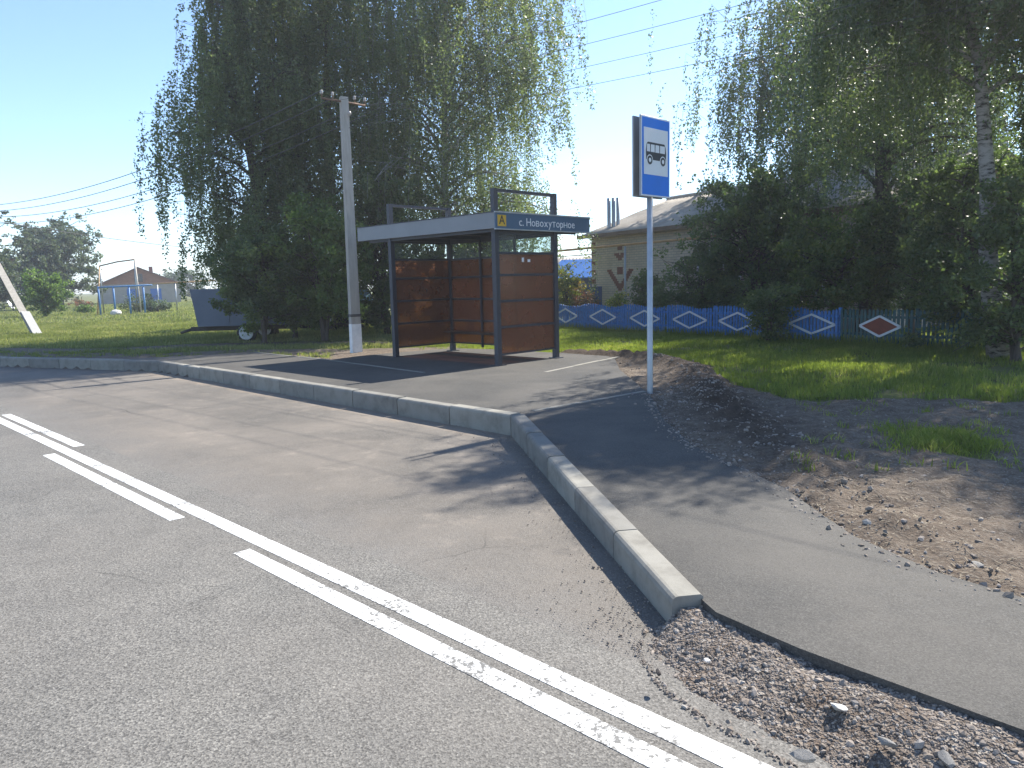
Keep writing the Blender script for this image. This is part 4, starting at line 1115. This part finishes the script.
g0_, g1_ = fpos(838)+.06, fpos(915)
org = g0_
fq = fa+FD*org
fence_g = empty('picket_fence', fq, fz); tag(fence_g, 'dark green picket fence with one red diamond panel right of the blue fence', 'fence')
picket_panel(fence_g, g0_, g1_, FENCEG, 0, (fpos(880), .43, .205), TRIM, REDP, org)
picket_panel(fence_g, g1_+.06, fpos(965), FENCEG, 0, None, None, None, org)
picket_panel(fence_g, fpos(965)+.06, FL, FENCEG, 0, None, None, None, org)

# ------------------------------------------------------------------ brick house on the right
hc = V((at(592, 300, 30).x, 30, .15)); hd_ = V((.50, -.866, 0)); hn = V((.866, .50, 0))
hs = empty('brick_house', hc, math.atan2(hd_.y, hd_.x)); tag(hs, 'yellow brick house with brown brick ornaments and a slate roof behind the trees', 'house')
HL, HD, HE, HR = 12.5, 8.6, 3.25, 4.75
MB().box(0, HL, 0, HD, 0, HE-.002).build('wall', BRICK, hs)
# gables
for x0, x1 in ((.0, .25), (HL-.25, HL)):
    gm = MB()
    vs = [V((x0, 0, HE)), V((x0, HD, HE)), V((x0, HD/2, HR-.06)), V((x1, 0, HE)), V((x1, HD, HE)), V((x1, HD/2, HR-.06))]
    gm.add(vs, [(0, 1, 2), (5, 4, 3), (0, 3, 4, 1), (1, 4, 5, 2), (2, 5, 3, 0)])
    gm.build('gable', BRICKR, hs)
def corr_roof(L, half, z0, z1, ov, x0, x1, m, parent, name='roof', amp=.028, per=.2):
    mb = MB(); n = int((x1-x0)/(per/6)); sl = (z1-z0)/half
    for side in (0, 1):
        vs = []
        ys = np.linspace(-ov, half, 6)
        for j, y in enumerate(ys):
            for i in range(n+1):
                x = x0+(x1-x0)*i/n; z = z0+sl*y+amp*math.sin(x/per*2*math.pi)
                step = .015*(j % 2)
                vs.append(V((x, y if side == 0 else 2*half-y, z+step)))
        fs = [(j*(n+1)+i, j*(n+1)+i+1, (j+1)*(n+1)+i+1, (j+1)*(n+1)+i) for j in range(5) for i in range(n)]
        if side: fs = [q[::-1] for q in fs]
        mb.add(vs, fs, True)
    o = mb.build(name, m, parent)
    so = o.modifiers.new('s', 'SOLIDIFY'); so.thickness = .012; return o
rf = corr_roof(HL, HD/2, HE+.03, HR, .4, -.45, HL+.4, SLATE, hs)
MB().tube([(-.45, HD/2, HR+.04), (HL+.4, HD/2, HR+.04)], .09, 8).build('ridge_cap', SLATE, rf)
MB().box(-.42, HL+.38, -.40, -.37, HE-.17, HE-.03).build('fascia_board', simple('old_board', (.16, .11, .08), .8, 0, .2, 3), rf)
for x_, y_, t_ in ((.32, .62, 4.62), (.45, .74, 4.62), (.58, .86, 4.62)):
    zb_ = HE+.03+(HR-HE)/(HD/2)*y_
    MB().lathe([(.075, zb_-.3), (.075, t_), (.06, t_), (.06, t_-.3)], (x_, y_, 0), 10).build('chimney', GALV, rf)
MB().tube([(2.0, 3.9, HR-.25), (2.0, 3.9, HR+.35)], .015, 5).tube([(1.8, 3.9, HR+.1), (2.15, 3.9, HR+.15)], .012, 5).build('antenna', GALV, rf)
# ornaments in brown brick, 4 mm proud
BW, BH = .13, .085
def ob(mb, x, z, w=1, h=1): mb.box(x-BW*w, x+BW*w, -.006, -.0005, z-BH*h/2, z+BH*h/2)
lo, hi = 0., 10.
for _ in range(40):
    m_ = (lo+hi)/2; q = hc+hd_*m_+V((0, 0, 2-H)); uu = 512+F*q.dot(RGT)/q.dot(FWD)
    if uu < 620: lo = m_
    else: hi = m_
ocx = lo
def vshape(z0, n, st, wd):    # stepped V as one outline
    up = []; dn = []
    for i in range(n):
        up += [(i*st+wd, z0+i*.088), (i*st+wd, z0+(i+1)*.088)]; dn += [(max(0, i*st-wd*.7), z0+i*.088+.1), (max(0, i*st-wd*.7), z0+(i+1)*.088+.1)]
    rt = up+[(up[-1][0]-wd*1.7, up[-1][1])]+dn[::-1][2:]
    L = [(-x, z) for x, z in rt][::-1]
    poly = [p for p in rt if p[0] > 0]+[(0, dn[0][1]+.1)]+[p for p in L if p[0] < 0]
    mb = MB(); n_ = len(poly); vs = [V((ocx+x, -.006, z)) for x, z in poly]+[V((ocx+x, -.0005, z)) for x, z in poly]
    mb.add(vs, [tuple(range(n_)), tuple(range(2*n_-1, n_-1, -1))]+[(i, n_+i, n_+(i+1) % n_, (i+1) % n_) for i in range(n_)]); return mb
vshape(1.08, 9, .083, .11).build('brick_ornament', BRICKR, hs)
ob_ = MB(); ob(ob_, ocx, 1.82, 1.3, 3.2); ob_.build('brick_ornament', BRICKR, hs)
vshape(2.2, 3, .11, .11).build('brick_ornament', BRICKR, hs)
ob_ = MB(); ob(ob_, ocx, 2.68, 1.1, 2.6); ob_.build('brick_ornament', BRICKR, hs)
for k in range(0, 32, 4): MB().box(-.004, .26, -.006, -.0005, .3+k*.088, .3+k*.088+.17).build('quoin', BRICKR, hs)
MB().box(-.02, HL+.02, -.05, -.0005, 0, .32).build('plinth', concrete('plinth_concrete', (.16, .15, .14), (.25, .24, .22)), hs)
for x_ in (7.0, 10.0):
    w_ = MB().box(x_-.65, x_+.65, -.03, -.001, 1.0, 2.35).build('window', WINDOW, hs)
    f_ = MB()
    for (a_, b_, c_, d__) in ((x_-.72, x_-.62, .94, 2.41), (x_+.62, x_+.72, .94, 2.41), (x_-.62, x_+.62, 2.31, 2.41), (x_-.62, x_+.62, .94, 1.04), (x_-.03, x_+.03, 1.04, 2.31)): f_.box(a_, b_, -.06, -.032, c_, d__)
    f_.build('frame', TRIM, w_)
# gas pipe in front of the house
gq = hc-hn*.9
def gpt(s, z): q = gq+hd_*s; return V((q.x, q.y, z))
gaspipe = empty('gas_pipe', gpt(-2.2, .15)); o_ = gpt(-2.2, .15); tag(gaspipe, 'rusty yellow gas pipe on posts running across the brick house front', 'gas pipe')
MB().tube([gpt(-4.6, 2.72)-o_, gpt(-1.5, 2.82)-o_, gpt(7.5, 2.86)-o_], .045, 8).build('pipe', PIPEY, gaspipe)
MB().tube([gpt(-3.3, 2.62)-o_, gpt(-1.2, 2.60)-o_, gpt(2.0, 2.58)-o_], .018, 6).build('thin_pipe', PIPEW, gaspipe)
MB().tube([gpt(-2.2, 2.25)-o_, gpt(-.95, 2.3)-o_, gpt(-.95, 2.6)-o_], .014, 6).build('thin_pipe', PIPEW, gaspipe)
for s in (-2.45, 3.2, 6.8): MB().tube([gpt(s, .1)-o_, gpt(s, 2.79)-o_], .04, 8).build('post', GALV, gaspipe)
# blue-roofed shed and the long outbuilding behind
sc0 = V((at(549, 300, 33).x, 33, .15))
sd = empty('shed', sc0, math.radians(-8)); tag(sd, 'small shed with a bright blue sheet roof between the shelter and the brick house', 'shed')
MB().box(0, 2.2, 0, 2.6, 0, 1.75).build('wall', BLUEDK, sd)
MB().add([V((-.25, -.35, 1.62)), V((2.0, -.35, 1.62)), V((2.6, 1.1, 2.42)), V((.5, 1.1, 2.42)), V((-.25, -.35, 1.58)), V((2.0, -.35, 1.58)), V((2.6, 1.1, 2.38)), V((.5, 1.1, 2.38))],
         [(0, 1, 2, 3), (7, 6, 5, 4), (0, 4, 5, 1), (1, 5, 6, 2), (2, 6, 7, 3), (3, 7, 4, 0)]).add([V((2.0, -.35, 1.585)), V((2.55, -.3, 1.585)), V((2.6, 1.1, 2.38))], [(0, 1, 2)]).build('roof', ROOFBLUE, sd)
ob0 = V((at(545, 300, 44).x, 44, .15)); ou = empty('outbuilding', ob0, math.radians(-6)); tag(ou, 'low grey outbuilding with a slate roof edge behind the blue roofed shed', 'outbuilding')
MB().box(-2, 5, 0, 4, 0, 2.35).build('wall', simple('grey_block', (.26, .24, .21), .9, 0, .15, 2), ou)
corr_roof(7, 2, 2.42, 2.85, .3, -2.2, 5.2, SLATE, ou)
# dark blue gate between shed and house
gt = V((at(577, 300, 29.6).x, 29.6, .15)); ga = empty('gate', gt, math.radians(-10)); tag(ga, 'dull blue sheet metal gate beside the corner of the brick house', 'gate')
MB().box(0, 1.5, 0, .03, .1, 1.25).build('leaf_panel', BLUEDK, ga); MB().box(-.06, .0, -.02, .05, 0, 1.35).build('gate_post', FRAME, ga)

# ------------------------------------------------------------------ farm trailer, parked car
tr0 = V((at(198, 327, 21.9).x, 21.9, .12)); tl = empty('farm_trailer', tr0, math.radians(2)); tag(tl, 'grey sheet metal farm trailer with a white wheel half hidden under the left birch', 'trailer')
mb = MB(); L_, Wd = 3.3, 1.7
lo_ = [V((0, 0, .48)), V((L_, 0, .48)), V((L_, Wd, .48)), V((0, Wd, .48))]; hi_ = [V((-.10, -.14, 1.55)), V((L_+.10, -.14, 1.55)), V((L_+.10, Wd+.14, 1.55)), V((-.10, Wd+.14, 1.55))]
inn = [V((q.x+(.04 if q.x < 1 else -.04), q.y+(.04 if q.y < 1 else -.04), q.z)) for q in hi_]; inl = [V((q.x+(.04 if q.x < 1 else -.04), q.y+(.04 if q.y < 1 else -.04), q.z+.05)) for q in lo_]
vs = lo_+hi_+inn+inl
fs = [(3, 2, 1, 0)]+[(i, (i+1) % 4, 4+(i+1) % 4, 4+i) for i in range(4)]+[(4+i, 4+(i+1) % 4, 8+(i+1) % 4, 8+i) for i in range(4)]+[(8+i, 8+(i+1) % 4, 12+(i+1) % 4, 12+i) for i in range(4)]+[(12, 13, 14, 15)]
mb.add(vs, fs); body = mb.build('body', TRAILER, tl)
rb = MB()
for x_ in (.85, 1.65, 2.45): rb.add([V((x_, -.02, .5)), V((x_+.07, -.02, .5)), V((x_+.07, -.165, 1.5)), V((x_, -.165, 1.5)), V((x_, .01, .5)), V((x_+.07, .01, .5)), V((x_+.07, -.13, 1.5)), V((x_, -.13, 1.5))], [(0, 1, 2, 3), (0, 3, 7, 4), (1, 5, 6, 2), (3, 2, 6, 7)])
rb.build('rib', TRAILER, body)
MB().box(-.3, L_, .25, .37, .34, .46).box(-.3, L_, Wd-.37, Wd-.25, .34, .46).build('chassis', CHASSIS, tl)
MB().tube([(L_, Wd/2, .4), (L_+1.3, Wd/2, .34)], .05, 6).build('drawbar', CHASSIS, tl)
MB().tube([(-.28, .31, .4), (-.6, .25, .3)], .04, 6).build('tail_bar', CHASSIS, tl)
RX = Matrix.Rotation(math.pi/2, 4, 'X')
for (x_, y_) in ((1.42, -.12), (1.42, Wd+.04)):
    wh = MB().lathe([(.12, -.07), (.22, -.09), (.27, -.06), (.275, 0), (.27, .06), (.22, .09), (.12, .07)], (x_, y_, .275), 20, RX).build('tyre', TYRE, tl)
    MB().lathe([(0, .085), (.06, .092), (.08, .088), (.17, .09), (.20, .098), (.20, -.06), (0, -.05)], (x_, y_, .275), 18, RX).build('rim', RIMW, wh)

cq = gp(352, 328, .18); car = empty('parked_car', (cq.x, cq.y, .18), math.radians(-72)); tag(car, 'dark parked car in deep shade under the trees behind the concrete pole', 'car')
# side profile extruded: car points along local +x
def carbody(prof_lo, half):
    mb = MB(); n = len(prof_lo)
    secs = [(-half, .97), (-half*.93, 1.0), (half*.93, 1.0), (half, .97)]
    vs = []
    for y, s in secs:
        for (x, z) in prof_lo: vs.append(V((x*s, y, .2+(z-.2)*s)))
    fs = [(k*n+i, k*n+(i+1) % n, (k+1)*n+(i+1) % n, (k+1)*n+i) for k in range(3) for i in range(n)]+[tuple(range(n)), tuple(range(4*n-1, 3*n-1, -1))]
    mb.add(vs, fs); return mb
cb = carbody([(-2.0, .25), (-2.05, .6), (-1.95, .85), (-1.0, .9), (.75, .92), (1.85, .78), (2.05, .6), (2.05, .25)], .82).build('body', CARPAINT, car)
cabin = MB(); vs = []
for (x, hw_, z) in ((-1.75, .76, .88), (.95, .76, .88), (.35, .6, 1.38), (-1.2, .6, 1.38)):
    vs += [V((x, -hw_, z)), V((x, hw_, z))]
cabin.add(vs, [(0, 1, 3, 2), (2, 3, 5, 4), (4, 5, 7, 6), (6, 7, 1, 0), (0, 2, 4, 6), (7, 5, 3, 1)])
cabin.build('cabin', CARPAINT, car)
def quad(mb, a, b, c, d, off): 
    nn = (b-a).cross(d-a).normalized()*off; mb.add([a+nn, b+nn, c+nn, d+nn, a+nn*.2, b+nn*.2, c+nn*.2, d+nn*.2], [(0, 1, 2, 3), (7, 6, 5, 4), (0, 4, 5, 1), (1, 5, 6, 2), (2, 6, 7, 3), (3, 7, 4, 0)])
ws = MB(); quad(ws, V((.90, -.68, .93)), V((.90, .68, .93)), V((.39, .54, 1.34)), V((.39, -.54, 1.34)), .01); ws.build('windshield', SKY_GLASS, car)
for sgn in (-1, 1):
    sw = MB(); A4 = [V((.72, sgn*.735, .94)), V((-1.5, sgn*.735, .94)), V((-1.12, sgn*.615, 1.32)), V((.3, sgn*.615, 1.32))]
    quad(sw, *(A4 if sgn > 0 else A4[::-1]), .012); sw.build('side_window', WINDOW, car)
    MB().box(2.03, 2.07, sgn*.6-.13, sgn*.6+.13, .56, .7).build('headlight', GALV, car)
    for x_ in (-1.25, 1.3):
        w_ = MB().lathe([(.1, -.08), (.24, -.1), (.3, -.06), (.3, .06), (.24, .1), (.1, .08)], (x_, sgn*.74, .3), 18, RX).build('tyre', TYRE, car)
        MB().lathe([(0, .09), (.17, .085), (.18, -.085), (0, -.09)], (x_, sgn*.745, .3), 14, RX).build('rim', GALV, w_)
MB().box(2.052, 2.065, -.26, .26, .38, .49).build('number_plate', WHITE, car)

# ------------------------------------------------------------------ far left: house, swing frame, blue frame, gas line, playground
hq = V((at(100, 303, 92).x, 92, .2)); fh = empty('far_house', hq, math.radians(25)); tag(fh, 'distant house with a reddish brick gable and bright blue doors beyond the field', 'house')
fw = 9.0
MB().box(0, fw, 0, 9, 0, 2.35).build('wall', simple('plaster_far', (.36, .33, .3), .9, 0, .12, 2), fh)
zk = 2.35; rk = at(132, 266.5, 92).z-.2
xr = fw*.49
gb = MB(); gb.add([V((-.1, -.02, zk)), V((fw+.1, -.02, zk)), V((xr, -.02, rk-.15)), V((-.1, .2, zk)), V((fw+.1, .2, zk)), V((xr, .2, rk-.15))], [(0, 1, 2), (5, 4, 3), (0, 3, 4, 1), (1, 4, 5, 2), (2, 5, 3, 0)]); gbo = gb.build('gable', BRICKFAR, fh)
MB().box(xr-.45, xr+.45, -.08, -.025, zk+.25, zk+1.2).build('window', WINDOW, gbo)
rm = MB()
for (xa, za, xb, zb) in ((-.6, zk-.2, xr, rk), (xr, rk, fw+.6, zk-.2)):
    rm.add([V((xa, -.5, za)), V((xb, -.5, zb)), V((xb, 9.3, zb)), V((xa, 9.3, za)), V((xa, -.5, za-.13)), V((xb, -.5, zb-.13)), V((xb, 9.3, zb-.13)), V((xa, 9.3, za-.13))], [(0, 1, 2, 3), (7, 6, 5, 4), (0, 4, 5, 1), (1, 5, 6, 2), (2, 6, 7, 3), (3, 7, 4, 0)])
rmo = rm.build('roof', simple('far_roof', (.17, .085, .065), .85, 0, .2, 1), fh)
MB().box(xr+1.2, xr+1.65, 3, 3.45, rk-.8, rk+.1).build('chimney', BRICKR, rmo)
for u0_, u1_ in ((122, 131), (141, 150)):
    a_, b_ = (u0_-100)/66*fw, (u1_-100)/66*fw
    MB().box(a_, b_, -.06, -.005, .05, 1.75).build('blue_door', BLUEGATE, fh)
# swing frame
def A(u, v, y): return at(u, v, y)
ys = 52
so_ = A(117, 305, ys); so_.z = .2; sw = empty('swing_frame', so_); tag(sw, 'tall metal swing frame with slanting legs standing in the field before the distant house', 'swing')
tl_, tr_ = A(99.5, 266, ys), A(134.5, 259.5, ys)
MB().tube([tl_-so_, (tl_.lerp(tr_, .5)+V((0, 0, .06)))-so_, tr_-so_], .045, 6).build('top_bar', RUST, sw)
for (t_, ub, m_) in ((tl_, 96.5, PIPEY), (tl_, 103, GALV), (tr_, 140.5, PIPEW), (tr_, 136.5, GALV)):
    q = A(ub, 303, ys+(1.0 if ub in (103, 136.5) else -.6)); q.z = .15
    MB().tube([t_-so_, q-so_], .05, 6).build('leg', m_, sw)
# blue bar frame
yb = 50; bo = A(120, 308, yb); bo.z = .2; bf = empty('bar_frame', bo); tag(bf, 'low blue metal bar frame on upright posts in front of the swing frame', 'bar frame')
MB().tube([A(97.5, 287.5, yb)-bo, A(152, 285, yb)-bo], .05, 6).build('bar', PIPEB, bf)
for u_ in (98, 113, 128.5, 143): 
    t_ = A(u_, 286.5, yb); MB().tube([t_-bo, V((t_.x, t_.y, .15))-bo], .065, 6).build('post', PIPEB, bf)
yg = 56; go = A(175, 300, yg); go.z = .2; gl = empty('gas_pipe', go); tag(gl, 'thin yellowish overhead pipe on posts ending behind the left birch', 'gas pipe')
MB().tube([A(149, 284, yg)-go, A(215, 280.5, yg)-go], .05, 6).build('pipe', PIPEY, gl)
for u_ in (157, 175, 205):
    t_ = A(u_, 283, yg); MB().tube([t_-go, V((t_.x, t_.y, .15))-go], .045, 6).build('post', GALV, gl)
# white stone at the bed
q = gp(116, 315, .2); bm = bmesh.new(); bmesh.ops.create_icosphere(bm, subdivisions=2, radius=.27)
for v_ in bm.verts: v_.co = V((v_.co.x*1.3, v_.co.y, v_.co.z*.8))*(1+random.uniform(-.1, .1))
me = bpy.data.meshes.new('boulder'); bm.to_mesh(me); bm.free(); me.materials.append(WHITE_STONE); o = link('boulder', me); o.location = (q.x, q.y, .33); tag(o, 'whitish boulder at the left end of the low field bed', 'boulder')
# playground hut with slide
q = gp(9, 311, .2); ph = empty('playhouse', q, math.radians(10)); tag(ph, 'red roofed wooden playhouse on dark posts in the grass behind the strut', 'playhouse'); ph.scale = (.8, .8, .72)
for x_ in (-.7, .7):
    for y_ in (-.6, .6): MB().box(x_-.05, x_+.05, y_-.05, y_+.05, -.05, 1.55).build('post', CHASSIS, ph)
rm = MB()
for s_ in (-1, 1):
    vs = [V((s_*1.05, -.85, 1.45)), V((0, -.85, 2.6)), V((0, .85, 2.6)), V((s_*1.05, .85, 1.45))]; rm.add(vs+[v_-V((0, 0, .05)) for v_ in vs], [(0, 1, 2, 3), (7, 6, 5, 4), (0, 4, 5, 1), (1, 5, 6, 2), (2, 6, 7, 3), (3, 7, 4, 0)])
rm.add([V((-1.0, -.8, 1.47)), V((1.0, -.8, 1.47)), V((0, -.8, 2.53))], [(0, 1, 2)]); rm.build('roof', REDROOF, ph)
MB().box(-.75, .75, -.65, .65, .5, .58).build('floor', RUST, ph)
q2 = gp(7, 309, .2); sl = empty('slide', (q2.x, q2.y, .2)); tag(sl, 'short white playground slide at the left edge of the field', 'slide')
a_, b_ = A(3.5, 295, q2.y)-V((q2.x, q2.y, .2)), A(11, 308, q2.y)-V((q2.x, q2.y, .2))
dd = (b_-a_).normalized(); 
MB().add([a_+V((-.1, -.25, 0)), a_+V((-.1, .25, 0)), b_+V((.25, .25, 0)), b_+V((.25, -.25, 0)), a_+V((-.1, -.25, -.1)), a_+V((-.1, .25, -.1)), b_+V((.25, .25, -.1)), b_+V((.25, -.25, -.1))], [(0, 3, 2, 1), (4, 5, 6, 7), (0, 1, 5, 4), (1, 2, 6, 5), (2, 3, 7, 6), (3, 0, 4, 7)]).build('chute', SLIDE, sl)
MB().tube([a_, V((a_.x, a_.y, 0))], .04, 6).build('leg', GALV, sl)
# garden lamp
q3 = gp(24, 310, .2); lt = empty('garden_lamp', (q3.x, q3.y, .2)); tag(lt, 'white globe lamp on a thin white pole beside the round bush', 'lamp')
zt = A(23, 283, q3.y).z-.2
MB().tube([(0, 0, -.1), (0, 0, zt)], .04, 6).build('pole', TRIM, lt); MB().lathe([(0, -.2), (.14, -.12), (.19, 0), (.14, .13), (0, .2)], (0, 0, zt+.05), 12).build('globe', TRIM, lt)

# ------------------------------------------------------------------ light
SUN_AZ = math.atan2(.72, .69)      # clockwise from +Y
SUN_EL = math.radians(45)
w = bpy.data.worlds.new('World'); sc.world = w; w.use_nodes = True; nt = w.node_tree
sky = nt.nodes.new('ShaderNodeTexSky'); sky.sky_type = 'NISHITA'; sky.sun_disc = False; sky.sun_elevation = SUN_EL; sky.sun_rotation = SUN_AZ
sky.air_density = .85; sky.dust_density = .1; sky.ozone_density = 3.2; sky.altitude = 100
bg = nt.nodes['Background']; bg.inputs[1].default_value = .125; nt.links.new(sky.outputs[0], bg.inputs[0])
sl_ = bpy.data.lights.new('sun', 'SUN'); sl_.energy = 4.6; sl_.angle = math.radians(.53); sl_.color = (1, .945, .85)
so = bpy.data.objects.new('sun', sl_); COL.objects.link(so)
dirv = V((math.sin(SUN_AZ)*math.cos(SUN_EL), math.cos(SUN_AZ)*math.cos(SUN_EL), math.sin(SUN_EL)))
so.rotation_euler = dirv.to_track_quat('Z', 'Y').to_euler(); so.location = dirv*50

sc.view_settings.view_transform = 'Standard'; sc.view_settings.look = 'None'; sc.view_settings.gamma = 1
sc.view_settings.exposure = 1.2
try: sc.view_settings.use_curve_mapping = False
except Exception: pass
sc.render.engine = 'CYCLES'
sc.cycles.max_bounces = 7; sc.cycles.diffuse_bounces = 4; sc.cycles.glossy_bounces = 2; sc.cycles.transmission_bounces = 3; sc.cycles.transparent_max_bounces = 8

# volume added to lift the dark tones, thin haze
hm = bpy.data.materials.new('lift_haze_air'); hm.use_nodes = True; ht = hm.node_tree; ht.nodes.remove(ht.nodes['Principled BSDF'])
pv_ = ht.nodes.new('ShaderNodeVolumePrincipled'); pv_.inputs['Color'].default_value = (.86, .9, .95, 1); pv_.inputs['Density'].default_value = HAZE; pv_.inputs['Anisotropy'].default_value = .35
ht.links.new(pv_.outputs[0], ht.nodes['Material Output'].inputs['Volume'])
tag(MB().box(-720, 720, -320, 920, -1.5, 17.5).build('lift_haze', hm), kind='stuff')
